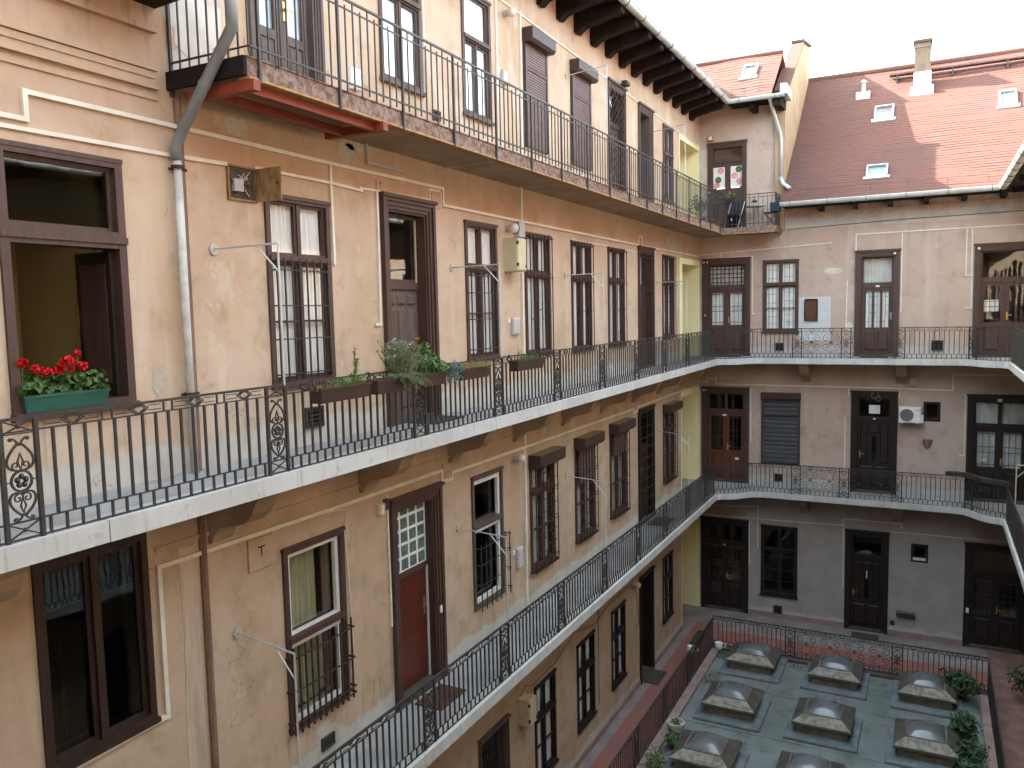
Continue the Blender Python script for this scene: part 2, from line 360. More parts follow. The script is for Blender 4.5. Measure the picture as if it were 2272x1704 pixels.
def wall_sheet(T, u0, u1, v0, v1, holes, reveal=.32):
    """plaster sheet with rectangular openings and their reveals"""
    us = sorted({u0, u1, *[h[0] for h in holes], *[h[1] for h in holes]}); vs = sorted({v0, v1, *[h[2] for h in holes], *[h[3] for h in holes]})
    us = [u for u in us if u0 <= u <= u1]; vs = [v for v in vs if v0 <= v <= v1]
    mb = MB(T); idx = {}
    def pid(u, v, w=0.):
        k = (round(u, 4), round(v, 4), w)
        if k not in idx: idx[k] = len(mb.v); mb.v.append(T(u, v, w))
        return idx[k]
    for i in range(len(us)-1):
        for j in range(len(vs)-1):
            cu, cv = (us[i]+us[i+1])/2, (vs[j]+vs[j+1])/2
            if any(h[0] < cu < h[1] and h[2] < cv < h[3] for h in holes): continue
            mb.f.append((pid(us[i], vs[j]), pid(us[i+1], vs[j]), pid(us[i+1], vs[j+1]), pid(us[i], vs[j+1])))
    for a, b, c, d in holes:
        if b > u1 or a < u0: continue
        q = [(a, c), (b, c), (b, d), (a, d)]
        for i in range(4):
            (p0, q0), (p1, q1) = q[i], q[(i+1) % 4]
            mb.f.append((pid(p1, q1), pid(p0, q0), pid(p0, q0, -reveal), pid(p1, q1, -reveal)))
    return mb

# ------------------------------------------------------------------ windows and doors (parts of a wing; frame mesh is the part, the rest its pieces)
def curtain_mb(T, u0, u1, v0, v1, w, amp=.025, pitch=.085, seed=0):
    r = random.Random(seed); mb = MB(T); n = max(6, int((u1-u0)/pitch*4)); vs = []
    ph = r.random()*6
    for i in range(n+1):
        u = u0+(u1-u0)*i/n; a = ph+2*PI*(u-u0)/pitch*(1+.12*math.sin(3*u+ph))
        vs += [(u, v0, w+amp*math.sin(a)), (u, v1, w+.6*amp*math.sin(a+.4))]
    mb.add(vs, [(2*i, 2*i+2, 2*i+3, 2*i+1) for i in range(n)]); return mb
def frame_mb(T, u0, u1, v0, v1, t, w0, w1):
    mb = MB(T); mb.box(u0, v0, w0, u0+t, v1, w1); mb.box(u1-t, v0, w0, u1, v1, w1)
    mb.box(u0+t, v0, w0, u1-t, v0+t, w1); mb.box(u0+t, v1-t, w0, u1-t, v1, w1); return mb
def sash(T, par, u0, u1, v0, v1, t, w, mat, gmat='glass', bars=(), vbars=()):
    s = O('sash', frame_mb(T, u0, u1, v0, v1, t, w-.02, w+.02), mat, par)
    O('pane', MB(T).box(u0+t-.004, v0+t-.004, w-.004, u1-t+.004, v1-t+.004, w+.004), gmat, par)
    for b in bars: O('glazing_bar', MB(T).box(u0+t, b-.011, w-.018, u1-t, b+.011, w+.018), mat, par)
    for b in vbars: O('glazing_bar', MB(T).box(b-.011, v0+t, w-.017, b+.011, v1-t, w+.017), mat, par)
    return s
def window(wing, T, u0, u1, v0, v1, mat='wood', tr=.68, cas=.062, mull=True, curtain='curtain', gmat='glass', bar=True, cw=-.085, seed=0, upper2=True, sill=True, deep=.03, cur_range=None, lower_cur=None):
    """two-light casement with a transom, seen from outside"""
    mb = frame_mb(T, u0, u1, v0, v1, cas, -.16, .028)
    vt = v0+(v1-v0)*tr; um = (u0+u1)/2; tt = .042
    mb.box(u0+cas, vt-tt, -.14, u1-cas, vt+tt, .020); mb.box(u0+.03, vt-.02, .02, u1-.03, vt+.035, .05)
    mb.box(u0-.012, v1-.03, -.01, u1+.012, v1+.012, .045)
    if mull: mb.box(um-.022, v0+cas, -.12, um+.022, vt-tt, .008)
    if mull and upper2: mb.box(um-.02, vt+tt, -.12, um+.02, v1-cas, .006)
    if sill: mb.box(u0-.02, v0-.03, -.05, u1+.02, v0+.02, .06)
    w = O('window', mb, mat, wing)
    cols = [(u0+cas, um-.022), (um+.022, u1-cas)] if mull else [(u0+cas, u1-cas)]
    for a, b in cols:
        lo, hi = v0+cas, vt-tt
        sash(T, w, a, b, lo, hi, .030, -deep, mat, gmat, [lo+(hi-lo)*.5] if bar else [])
    for a, b in (cols if upper2 else [(u0+cas, u1-cas)]):
        sash(T, w, a, b, vt+tt, v1-cas, .028, -deep, mat, gmat)
    if curtain:
        for k, (a, b) in enumerate(cur_range or [(u0+.05, um-.01), (um+.01, u1-.05)]):
            O('curtain', curtain_mb(T, a, b, v0+.03, v1-.03, cw, seed=seed+k), curtain, w)
    return w
def grille(T, par, u0, u1, v0, v1, nu, hs, r=.009, w=.06, mat='grille', stand=True):
    for i in range(nu):
        u = u0+(u1-u0)*i/(nu-1) if nu > 1 else u0
        O('grille_bar', MB(T).box(u-r, v0, w-r, u+r, v1, w+r), mat, par)
    for h in hs:
        O('grille_rail', MB(T).box(u0-.04, h-r*.8, w+r, u1+.04, h+r*.8, w+r*2.4), mat, par)
        if stand:
            for u in (u0-.03, u1+.03): O('grille_stay', MB(T).box(u-r, h-r, 0., u+r, h+r, w+r), mat, par)
def basket(T, par, u0, u1, v0, v1, hs, w=.12, mat='grille'):
    """security grille with staggered links, standing off the wall"""
    n = 7
    for i in range(n):
        u = u0+(u1-u0)*i/(n-1); O('grille_bar', MB(T).box(u-.008, v0, w-.008, u+.008, v1, w+.008), mat, par)
    for h in hs: O('grille_rail', MB(T).box(u0-.01, h-.008, w+.008, u1+.01, h+.008, w+.02), mat, par)
    d = (u1-u0)/(n-1); mb = MB(T); nn = 8
    for i in range(n-1):
        for k in range(nn):
            v = v0+(v1-v0)*(k+.3+.4*((i % 2)))/nn; mb.box(u0+d*i+.008, v-.006, w-.006, u0+d*(i+1)-.008, v+.006, w+.006)
    O('grille_link', mb, mat, par, kind='stuff')
    for u in (u0, u1):
        for v in (v0+.02, v1-.02): O('grille_stay', MB(T).box(u-.009, v-.009, -.02, u+.009, v+.009, w-.008), mat, par)
    O('grille_foot', MB(T).box(u0, v0-.01, .0, u1, v0+.01, w-.01), mat, par)
def casing(T, u0, u1, v0, v1, t, proud=.05):
    """stepped moulding round three sides of a doorway"""
    mb = MB(T)
    for a, b, w0, w1 in ((0, t*.38, -.02, proud), (t*.38, t*.72, -.02, proud*.62), (t*.72, t, -.02, proud*.35)):
        mb.box(u0+a, v0, w0, u0+b, v1-a, w1); mb.box(u1-b, v0, w0, u1-a, v1-a, w1); mb.box(u0+b, v1-b, w0, u1-b, v1-a, w1)
    mb.box(u0-.02, v1-.015, -.01, u1+.02, v1+.03, proud+.03)
    return mb
def jamb_mb(T, u0, u1, v0, v1, d, t=.03):
    mb = MB(T); mb.box(u0, v0, -d, u0+t, v1, .0); mb.box(u1-t, v0, -d, u1, v1, 0.); mb.box(u0+t, v1-t, -d, u1-t, v1, 0.); return mb
def panels(T, par, u0, u1, v0, v1, cols, rows, w, mat, gap=.05):
    """raised fields with a sunk bead; rows = list of relative heights"""
    tot = sum(rows); v = v0; cw = (u1-u0)/cols
    for r in rows:
        h = (v1-v0)*r/tot
        for c in range(cols):
            a, b = u0+cw*c+gap*.5, u0+cw*(c+1)-gap*.5
            mb = MB(T); lo, hi = v+gap*.5, v+h-gap*.5
            e = min(.03, (b-a)*.25, (hi-lo)*.25)
            mb.add([(a, lo, w), (b, lo, w), (b, hi, w), (a, hi, w), (a+e, lo+e, w+.03), (b-e, lo+e, w+.03), (b-e, hi-e, w+.03), (a+e, hi-e, w+.03)],
                   [(4, 5, 6, 7), (0, 1, 5, 4), (1, 2, 6, 5), (2, 3, 7, 6), (3, 0, 4, 7)])
            O('panel', mb, mat, par)
        v += h
def handle(T, par, u, v, w, mat='brass', plate=.2, side=1):
    mb = MB(T); mb.box(u-.018, v-plate/2, w, u+.018, v+plate/2, w+.012)
    mb.box(u-.01, v+.01, w+.012, u+.01, v+.03, w+.05); mb.box(u-(.11 if side < 0 else .01), v+.01, w+.04, u+(.11 if side > 0 else .01), v+.03, w+.055)
    return O('handle', mb, mat, par)
def door(wing, T, u0, u1, v0, v1, mat='wood', t=.13, rec=.14, tr=.66, kind='double', gmat='glass', transom='plain', curtain='curtain', seed=0, leafmat=None, hmat='brass', proud=.05, lights=True):
    leafmat = leafmat or mat
    d = O('door', casing(T, u0, u1, v0, v1, t, proud), mat, wing)
    a, b, top = u0+t, u1-t, v1-t
    O('jamb', jamb_mb(T, a-.002, b+.002, v0, top+.002, rec+.05), mat, d)
    a += .03; b -= .03; top -= .03
    vt = v0+(v1-v0)*tr
    O('transom_bar', MB(T).box(a, vt-.04, -rec-.04, b, vt+.05, -rec+.05), mat, d)
    um = (a+b)/2
    if transom == 'plain': sash(T, d, a, b, vt+.05, top, .045, -rec, mat, gmat)
    elif transom == 'two':
        sash(T, d, a, um, vt+.05, top, .045, -rec, mat, gmat); sash(T, d, um, b, vt+.05, top, .045, -rec, mat, gmat)
    elif transom == 'lattice':
        sash(T, d, a, b, vt+.05, top, .045, -rec, mat, gmat, [vt+.05+(top-vt-.05)*k/5 for k in range(1, 5)], [a+(b-a)*k/9 for k in range(1, 9)])
    if curtain: O('curtain', curtain_mb(T, a, b, vt+.06, top, -rec-.08, .012, seed=seed), curtain, d)
    O('threshold', MB(T).box(u0+.03, v0-.01, -rec-.02, u1-.03, v0+.06, .03), 'concdk', d)
    v0 = v0+.062; vt -= .04
    if kind == 'double':
        for k, (p, q) in enumerate(((a, um-.004), (um+.004, b))):
            leaf = frame_mb(T, p, q, v0, vt, .09, -rec-.022, -rec+.022); gm = v0+(vt-v0)*.42
            leaf.box(p+.09, gm-.05, -rec-.022, q-.09, gm+.05, -rec+.022); leaf.box(p+.09, v0+.09, -rec-.015, q-.09, gm-.05, -rec+.008)
            O('leaf', leaf, leafmat, d)
            panels(T, d, p+.09, q-.09, v0+.09, gm-.05, 1, [1], -rec+.008, leafmat, .03)
            O('pane', MB(T).box(p+.086, gm+.046, -rec-.004, q-.086, vt-.086, -rec+.004), gmat, d)
            for f in (.12, .42, .55, .88) if lights else (): O('glazing_bar', MB(T).box(p+.09, gm+(vt-gm)*f-.007, -rec+.006, q-.09, gm+(vt-gm)*f+.007, -rec+.016), 'iron', d)
            for f in (1/3, 2/3) if lights else (): O('glazing_bar', MB(T).box(p+.09+(q-p-.18)*f-.006, gm+.05, -rec+.016, p+.09+(q-p-.18)*f+.006, vt-.09, -rec+.024), 'iron', d)
            if curtain: O('curtain', curtain_mb(T, p+.07, q-.07, gm, vt-.06, -rec-.06, .012, seed=seed+3+k), curtain, d)
        O('cover_strip', MB(T).box(um-.022, v0, -rec+.022, um+.022, vt, -rec+.036), leafmat, d)
        handle(T, d, um+.05, v0+1.0, -rec+.024, hmat)
    elif kind == 'panel':
        O('leaf', MB(T).box(a, v0, -rec-.025, b, vt, -rec+.015), leafmat, d)
        panels(T, d, a+.06, b-.06, v0+.08, vt-.05, 3, [1.2, .4, .4, 1.7, .5], -rec+.015, leafmat, .045)
        handle(T, d, b-.06, v0+1.02, -rec+.016, hmat, side=-1)
    elif kind == 'three':                      # three tall lights over a panel
        O('leaf', MB(T).box(a, v0, -rec-.025, b, v0+(vt-v0)*.40, -rec+.02).box(a, vt-.1, -rec-.025, b, vt, -rec+.02)
          .box(a, v0+(vt-v0)*.40, -rec-.025, a+.09, vt-.1, -rec+.02).box(b-.09, v0+(vt-v0)*.40, -rec-.025, b, vt-.1, -rec+.02), leafmat, d)
        g0, g1 = v0+(vt-v0)*.40, vt-.1; cw = (b-a-.18)/3
        for k in range(3):
            p, q = a+.09+cw*k, a+.09+cw*(k+1)
            if k: O('mullion', MB(T).box(p-.03, g0, -rec-.02, p+.03, g1, -rec+.018), leafmat, d)
            O('pane', MB(T).box(p+.02, g0, -rec-.004, q-.02, g1, -rec+.004), gmat, d)
            O('curtain', curtain_mb(T, p+.02, q-.02, g0, g1, -rec-.05, .01, seed=seed+k), 'curtain', d)
            um2 = (p+q)/2; O('glazing_bar', MB(T).box(um2-.005, g0, -rec+.006, um2+.005, g1, -rec+.014), 'iron', d)
            for f in (.17, .42, .62, .85): O('glazing_bar', MB(T).box(p+.03 if (k+int(f*10)) % 2 else um2, g0+(g1-g0)*f-.005, -rec+.014, um2 if (k+int(f*10)) % 2 else q-.03, g0+(g1-g0)*f+.005, -rec+.02), 'iron', d)
        panels(T, d, a+.08, b-.08, v0+.08, g0-.06, 2, [1], -rec+.02, leafmat, .05)
        handle(T, d, b-.045, v0+1.05, -rec+.021, 'steel', side=-1)
    elif kind == 'plain':
        O('leaf', MB(T).box(a, v0, -rec-.025, b, vt, -rec+.02), leafmat, d)
        for f in (.18, .45, .72, .93): O('groove', MB(T).box(a+.05, v0+(vt-v0)*f-.006, -rec+.02, b-.05, v0+(vt-v0)*f+.006, -rec+.024), leafmat, d)
        handle(T, d, b-.07, v0+1.05, -rec+.02, 'steel', .26, -1)
    elif kind == 'fields':                     # ornamented door with tall fields and a centre light
        O('leaf', MB(T).box(a, v0, -rec-.025, b, vt, -rec+.015), leafmat, d)
        c = (b-a)/3
        panels(T, d, a+.05, a+c, v0+.75, vt-.06, 1, [1], -rec+.015, leafmat, .03); panels(T, d, b-c, b-.05, v0+.75, vt-.06, 1, [1], -rec+.015, leafmat, .03)
        panels(T, d, a+.05, b-.05, v0+.08, v0+.7, 2, [1], -rec+.015, leafmat, .05); panels(T, d, a+c, b-c, vt-.36, vt-.06, 1, [1], -rec+.015, leafmat, .03)
        O('pane', MB(T).box(um-.06, v0+.8, -rec+.014, um+.06, vt-.42, -rec+.022), 'glassdk', d)
        handle(T, d, a+.06, v0+1.0, -rec+.016, 'brass')
    return d
def hood(T, par, u0, u1, v0, v1, depth, top='brownbox', mat='brownbox'):
    mb = MB(T); mb.add([(u0, v0, 0), (u1, v0, 0), (u1, v1, 0), (u0, v1, 0), (u0, v0, depth*.8), (u1, v0, depth*.8), (u1, v0+.05, depth), (u0, v0+.05, depth), (u1, v1, depth), (u0, v1, depth)],
                       [(0, 1, 5, 4), (4, 5, 6, 7), (7, 6, 8, 9), (9, 8, 2, 3), (0, 4, 7, 9, 3), (1, 2, 8, 6, 5)])
    return O('shutter_box', mb, mat, par)
def shutter(T, par, u0, u1, v0, v1, w, mat, pitch=.04, each=False):
    n = max(2, int((v1-v0)/pitch)); h = (v1-v0)/n; me = None; mb = MB(T)
    for k in range(n):
        a = v0+h*k; m = MB(T) if each else mb
        m.add([(u0, a, w), (u1, a, w), (u1, a+h*.3, w+.012), (u0, a+h*.3, w+.012), (u1, a+h*.8, w+.012), (u0, a+h*.8, w+.012), (u1, a+h*.97, w+.001), (u0, a+h*.97, w+.001), (u1, a+h*.97, w-.01), (u0, a+h*.97, w-.01), (u1, a, w-.01), (u0, a, w-.01)],
              [(0, 1, 2, 3), (3, 2, 4, 5), (5, 4, 6, 7), (7, 6, 8, 9), (10, 11, 9, 8), (0, 11, 10, 1)])
        if each: O('slat', m, mat, par)
    if not each: O('slat_curtain', mb, mat, par, kind='stuff')
def trunking(T, wing, pts, r=.018, mat='trunk', name='cable_trunking', w=None):
    """square cable duct along (u, v) corners on a wall"""
    mb = MB(T); w = w or r*1.6
    for i_, ((a, b), (c, d)) in enumerate(zip(pts[:-1], pts[1:])):
        w += .0015*(1 if i_ % 2 else -1); L = math.hypot(c-a, d-b)
        if L < 1e-6: continue
        rr = r*(1. if i_ % 2 else .94); du, dv = (c-a)/L*rr, (d-b)/L*rr
        p = [(a-du+dv, b-dv-du), (a-du-dv, b-dv+du), (c+du-dv, d+dv+du), (c+du+dv, d+dv-du)]
        mb.add([(x, y, .0) for x, y in p]+[(x, y, w) for x, y in p], [(4, 7, 6, 5), (0, 1, 5, 4), (1, 2, 6, 5), (2, 3, 7, 6), (3, 0, 4, 7)])
    return O(name, mb, mat, wing)
def patch(T, wing, u, v, a, b, mat, seed=0, w=.004, n=26, jag=.3):
    r = random.Random(seed); mb = MB(T); pts = []
    for k in range(n):
        t = 2*PI*k/n; q = 1+jag*(r.random()-.5)*2*(.5+.5*math.sin(3*t+seed)); pts.append((u+a*q*math.cos(t), v+b*q*math.sin(t), w))
    mb.add([(u, v, w)]+pts, [(0, 1+k, 1+(k+1) % n) for k in range(n)])
    return O('plaster_patch', mb, mat, wing)

# ------------------------------------------------------------------ the ground
props(O('ground', MB().box(-40, -40, -.6, 60, 70, -.5), 'greyfloor'), kind='structure')
props(O('courtyard_floor', MB().box(1.3, -1.0, -.5, 7.4, 21.32, -.06), 'yard'), kind='structure')
g = props(O('ground_walkway', MB().box(-2.2, -1.2, -.5, 1.0, 24.2, 0.), 'greyfloor'), kind='structure')
O('paving_strip', MB().box(.24, -1.2, .0, .995, 23.0, .006), 'red', g)
O('paving_strip', MB().box(1.0, 21.6, -.5, 7.7, 24.2, 0.), 'greyfloor', g)
O('paving_strip', MB().box(1.0, 21.7, .0, 7.7, 22.6, .006), 'red', g)
O('paving_strip', MB().box(7.7, -1.2, -.5, 8.85, 24.2, 0.), 'brickwalk', g)
r_ = random.Random(3)
for k in range(14):                                      # pink kerb stones between fence and yard
    y0 = -0.6+1.56*k; O('kerb_stone', MB().cbox(1.0, y0+.008, -.4, 1.3, y0+1.55, .015+.012*r_.random(), .012), 'pinkkerb', g)
    O('kerb_stone', MB().cbox(7.4, y0+.008, -.4, 7.7, y0+1.55, .015+.012*r_.random(), .012), 'pinkkerb', g)
for k in range(5): O('kerb_stone', MB().cbox(1.3+1.22*k+.006, 21.32, -.4, 1.3+1.22*(k+1), 21.6, .015+.012*r_.random(), .012), 'concdk', g)
for i in range(4):                                       # yard slabs with open joints
    for j in range(9):
        x0, y0 = 1.34+1.51*i, 2.9+2.045*j
        O('paving_slab', MB().cbox(x0+.008, y0+.008, -.06, x0+1.5, y0+2.035, -.042+.006*r_.random(), .008), 'yard', g)

# ------------------------------------------------------------------ left wing
LW = thing('apartment_wing', 'peach plastered wing with three galleries running along the left side of the court', 'building', (0, 12, 0))
Wn = {2: [(6.37, 7.38, 8.52, 10.55), (10.44, 11.43, 8.54, 10.63), (12.43, 13.45, 8.5, 10.61), (14.44, 15.46, 8.47, 10.6), (16.44, 17.46, 8.47, 10.6), (20.4, 21.42, 8.5, 10.64)],
      1: [(6.38, 7.4, 4.64, 6.74), (10.44, 11.43, 4.63, 6.74), (12.45, 13.46, 4.65, 6.72), (14.47, 15.49, 4.65, 6.72), (16.43, 17.48, 4.67, 6.74), (20.4, 21.42, 4.66, 6.72)],
      0: [(12.47, 13.36, .7, 2.5), (14.43, 15.36, .72, 2.52), (16.41, 17.3, .75, 2.52), (20.3, 21.2, .87, 2.62)],
      3: [(8.49, 9.43, 12.22, 14.02), (10.51, 11.37, 12.2, 14.02), (12.54, 13.41, 12.06, 13.98), (14.55, 15.48, 12.06, 13.98), (20.5, 21.4, 12.05, 13.96)]}
Dn = {2: [(8.37, 9.57, 7.82, 10.77), (18.45, 19.62, 7.82, 10.73)], 1: [(8.33, 9.55, 4.0, 6.84), (18.36, 19.56, 4.0, 6.83)],
      0: [(10.45, 11.42, 0., 2.5), (18.37, 19.42, 0., 2.68)], 3: [(6.27, 7.39, 11.48, 14.06), (16.5, 17.6, 11.48, 14.12), (18.54, 19.6, 11.48, 14.06)]}
FLW, FLW1 = (3.63, 4.70, 8.53, 10.62), (3.68, 4.71, 5.64, 7.38)
PASS = [(22.2, 24.3, 0., 2.75), (22.2, 24.3, 4.0, 6.76), (22.3, 24.3, 7.82, 10.5), (22.1, 24.3, 11.48, 13.87)]
holes = [(a+.04, b-.04, c+.02, d-.03) for l in Wn.values() for a, b, c, d in l]+[(a+.06, b-.06, c, d-.06) for l in Dn.values() for a, b, c, d in l]
holes += [(a+.04, b-.04, c+.03, d-.03) for a, b, c, d in (FLW, FLW1)]
wall = O('wall', wall_sheet(TL, -1.2, 24.2, -.5, 15.1, holes+PASS), 'wallL', LW)
inn = MB()
for z in FL[1:]: inn.box(-4.2, -1.2, z-.3, -.33, 22.15, z-.02)
inn.box(-4.3, -1.2, -.5, -4.2, 27, 15.); inn.box(-4.2, -1.25, -.5, 0, -1.2, 15.)
for y in (5.35, 7.9, 10.0, 12.0, 14.0, 16.0, 18.0, 20.0, 22.08): inn.box(-4.2, y, -.02, -.33, y+.06, 15)
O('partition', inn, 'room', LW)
for (a, b, c, d), nm in zip(PASS, range(4)):
    O('passage_wall', MB().box(-2.2, 24.18, c-.1, -.002, 24.3, d+.3), 'yellow', LW)
    O('passage_wall', MB().box(-1.5, a-.04, c-.1, -1.4, 24.3, d+.3), 'yellow', LW); O('passage_wall', MB().box(-2.2, a-.05, c, -.003, a, d+.2), 'yellow', LW)
    O('passage_ceiling', MB().box(-2.2, a, d, -.003, 24.18, d+.1), 'yellow', LW)
    if nm: O('passage_floor', MB().box(-2.2, a, c-.12, 0., 24.18, c), 'walk', LW)
    O('opening_trim', MB(TL).box(a-.26 if nm == 2 else a-.06, c, -.004, a, d+.16, .006), 'yellow', LW)
    O('opening_trim', MB(TL).box(a, d, -.004, 24.19, d+.16, .006), 'yellow', LW)
O('passage_door', MB(TL).box(22.75, 7.82, -1.395, 23.6, 10.1, -1.34), 'wooddk', LW)
# windows of the second floor
for k, q in enumerate(Wn[2]):
    big = k < 2
    w = window(LW, TL, *q, seed=20+k, bar=big, tr=.67, curtain='curtain', cur_range=None if k else [(q[0]+.05, q[0]+.47, ), (q[0]+.53, q[1]-.05)])
    if k == 0: grille(TL, w, q[0]+.10, q[1]-.10, q[2]+.06, q[2]+1.37, 8, [q[2]+.12, q[2]+.5, q[2]+.86, q[2]+1.24], .008, .05, 'iron')
    elif k == 1: grille(TL, w, q[0]+.10, q[1]-.10, q[2]+.06, q[2]+1.34, 7, [q[2]+.16, q[2]+.62, q[2]+1.02, q[2]+1.28], .008, .05, 'iron')
    else:
        grille(TL, w, q[0]+.06, q[1]-.06, q[2]+.02, q[3]-.02, 7, [q[2]+.05, q[2]+1.36, q[3]-.06], .0075, .09, 'grille')
        d = (q[1]-q[0]-.12)/6
        for i in range(6):
            v = q[2]+.62+.16*((i*2) % 3); O('grille_link', MB(TL).box(q[0]+.06+d*i, v, .082, q[0]+.06+d*(i+1), v+.014, .098), 'grille', w)
d1 = door(LW, TL, *Dn[2][0], 'wood', .16, .17, .615, 'panel', 'glass', 'plain', None, proud=.07, leafmat='wood2')
O('yellow_strip', MB(TL).box(9.34, 9.69, -.16, 9.36, 10.55, -.13), 'cream', d1); O('name_plate', MB(TL).box(8.93, 9.05, -.155, 8.97, 9.09, -.148), 'white', d1)
d2 = door(LW, TL, *Dn[2][1], 'wood', .12, .16, .67, 'fields', 'glass', 'plain', 'curtain'); grille(TL, d2, 18.6, 19.47, 7.9, 10.6, 7, [8.0, 9.7, 10.5], .009, .05)
# windows of the first floor
q = Wn[1][0]; w = window(LW, TL, *q, 'wood', .5, .07, False, None, bar=False, upper2=False, sill=False, deep=.1)
for a, b, c, d in ((q[0]+.08, q[1]-.07, q[2]+1.06, q[3]-.07), (q[0]+.08, q[1]-.07, q[2]+.08, q[2]+1.0)):
    O('plastic_frame', frame_mb(TL, a, b, c, d, .055, -.07, -.02), 'white', w)
O('curtain', curtain_mb(TL, q[0]+.1, q[1]-.22, q[2]+.1, q[3]-.05, -.25, .02, .07, 5), 'curtgreen', w)
O('curtain', curtain_mb(TL, q[1]-.24, q[1]-.06, q[2]+.1, q[2]+1.0, -.3, .02, .07, 6), 'curtdk', w)
grille(TL, w, q[0]+.02, q[1]-.0, q[2]+.0, q[2]+1.0, 11, [q[2]+.06, q[2]+.14, q[2]+.5, q[2]+.88], .009, .08, 'ironrust')
q = Wn[1][1]; w = window(LW, TL, *q, 'wood2', .62, .06, False, None, bar=False, upper2=False, sill=False, deep=.1, gmat='glassdk')
for a, b, c, d in ((q[0]+.02, q[1]-.06, q[2]+1.28, q[3]-.07), (q[0]+.02, q[1]-.06, q[2]+.08, q[2]+1.28)):
    O('plastic_frame', frame_mb(TL, a, b, c, d, .07, -.06, -.01), 'white', w)
O('curtain', curtain_mb(TL, q[0]+.06, q[0]+.36, q[2]+.1, q[3]-.1, -.25, .02, .07, 7), 'curtdk', w)
grille(TL, w, q[0]+.06, q[1]+.02, q[2]+.0, q[2]+1.05, 7, [q[2]+.1, q[2]+.42, q[2]+.74, q[2]+1.0], .007, .12, 'iron')
for k, q in enumerate(Wn[1][2:]):
    w = window(LW, TL, *q, 'wood', .68, seed=40+k, curtain='curtdk', bar=True, gmat='glass')
    basket(TL, w, q[0]+.04, q[1]-.04, q[2]-.02, q[3]-.18, [q[2]+.12, q[2]+.8, q[2]+1.4], .11)
    hd = hood(TL, w, q[0]-.02, q[1]+.06, q[3]-.20, q[3]+.03, .24, mat='brownbox')
    O('shutter_lid', MB(TL).box(q[0]-.025, q[3]+.031, 0, q[1]+.065, q[3]+.036, .245), 'tan', w)
    if k in (1, 2): shutter(TL, w, q[0]+.06, q[1]-.06, q[3]-.2-(.72, .5)[k-1], q[3]-.2, .06, 'shutter', .05)
d1 = door(LW, TL, *Dn[1][0], 'wood', .16, .17, .60, 'plain', 'glass', None, None, leafmat='woodred', proud=.06)
for i in range(4):
    for j in range(5):
        u, v = 8.54+.2*i, 5.755+.19*j; O('glass_block', MB(TL).cbox(u+.013, v+.013, -.18, u+.187, v+.177, -.125, .012), 'block', d1)
O('mortar_frame', MB(TL).box(8.53, 5.74, -.19, 9.36, 6.72, -.13), 'white', d1)
O('white_strip', MB(TL).box(9.345, 4.06, -.14, 9.362, 5.7, -.11), 'white', d1); O('bell_plate', MB(TL).box(9.42, 4.98, .035, 9.47, 5.08, .05), 'white', d1)
d2 = door(LW, TL, *Dn[1][1], 'wooddk', .10, .12, .64, 'fields', 'glassdk', 'plain', None); grille(TL, d2, 18.52, 19.42, 4.08, 6.68, 3, [4.3+.26*i for i in range(10)], .009, .02, 'grille', False)
# ground floor
for k, q in enumerate(Wn[0]):
    window(LW, TL, *q, 'wooddk', .64, .06, seed=60+k, curtain='curtain', bar=True)
d0 = door(LW, TL, *Dn[0][0], 'wood2', .08, .1, .62, 'panel', 'glassdk', 'plain', None, leafmat='woodtan')
for i in range(9):
    a = 10.56+.085*i
    for s in (1, -1): O('lattice_bar', MB(TL).add([(a-.006, 1.62, -.06), (a+.006, 1.62, -.06), (a+.006+.12*s, 2.38, -.06), (a-.006+.12*s, 2.38, -.06), (a-.006, 1.62, -.05), (a+.006, 1.62, -.05), (a+.006+.12*s, 2.38, -.05), (a-.006+.12*s, 2.38, -.05)], BOXF), 'iron', d0)
door(LW, TL, *Dn[0][1], 'wooddk', .09, .3, .68, 'fields', 'glass', 'plain', 'curtdk', leafmat='wood')
# third floor
door(LW, TL, *Dn[3][0], 'wood2', .10, .1, .7, 'double', 'glass', 'two', 'curtdk', seed=80, lights=False)
for k, q in enumerate(Wn[3]):
    if k in (2, 3):
        w = window(LW, TL, *q, 'wood2', .68, curtain=None, bar=False, sill=False)
        O('guide_rail', MB(TL).box(q[0]-.01, q[2], .0, q[0]+.05, q[3]-.2, .055), 'brownbox', w); O('guide_rail', MB(TL).box(q[1]-.05, q[2], .0, q[1]+.01, q[3]-.2, .055), 'brownbox', w)
        shutter(TL, w, q[0]+.05, q[1]-.05, q[2]+.02, q[3]-.18, .03, 'shutter', .042)
        hood(TL, w, q[0]-.02, q[1]+.05, q[3]-.2, q[3]+.03, .2)
    else: window(LW, TL, *q, 'wood2', .62, seed=84+k, curtain='curtain' if k < 4 else 'curtdk', bar=False, upper2=(k == 4))
d3 = door(LW, TL, *Dn[3][1], 'wood', .11, .12, .68, 'fields', 'glassdk', 'plain', None, leafmat='wood2')
a0, a1 = 16.62, 17.48
for i in range(9):                                        # scissor grille
    u = a0+(a1-a0)*i/8
    pts = [(u+(.04 if (j+i) % 2 else -.04), 11.55+.094*j, .03) for j in range(27)]
    O('scissor_bar', MB(TL).tube(pts, .009, 4), 'grille', d3)
door(LW, TL, *Dn[3][2], 'wood2', .12, .3, .68, 'double', 'glass', 'plain', 'curtdk', seed=90, lights=False)
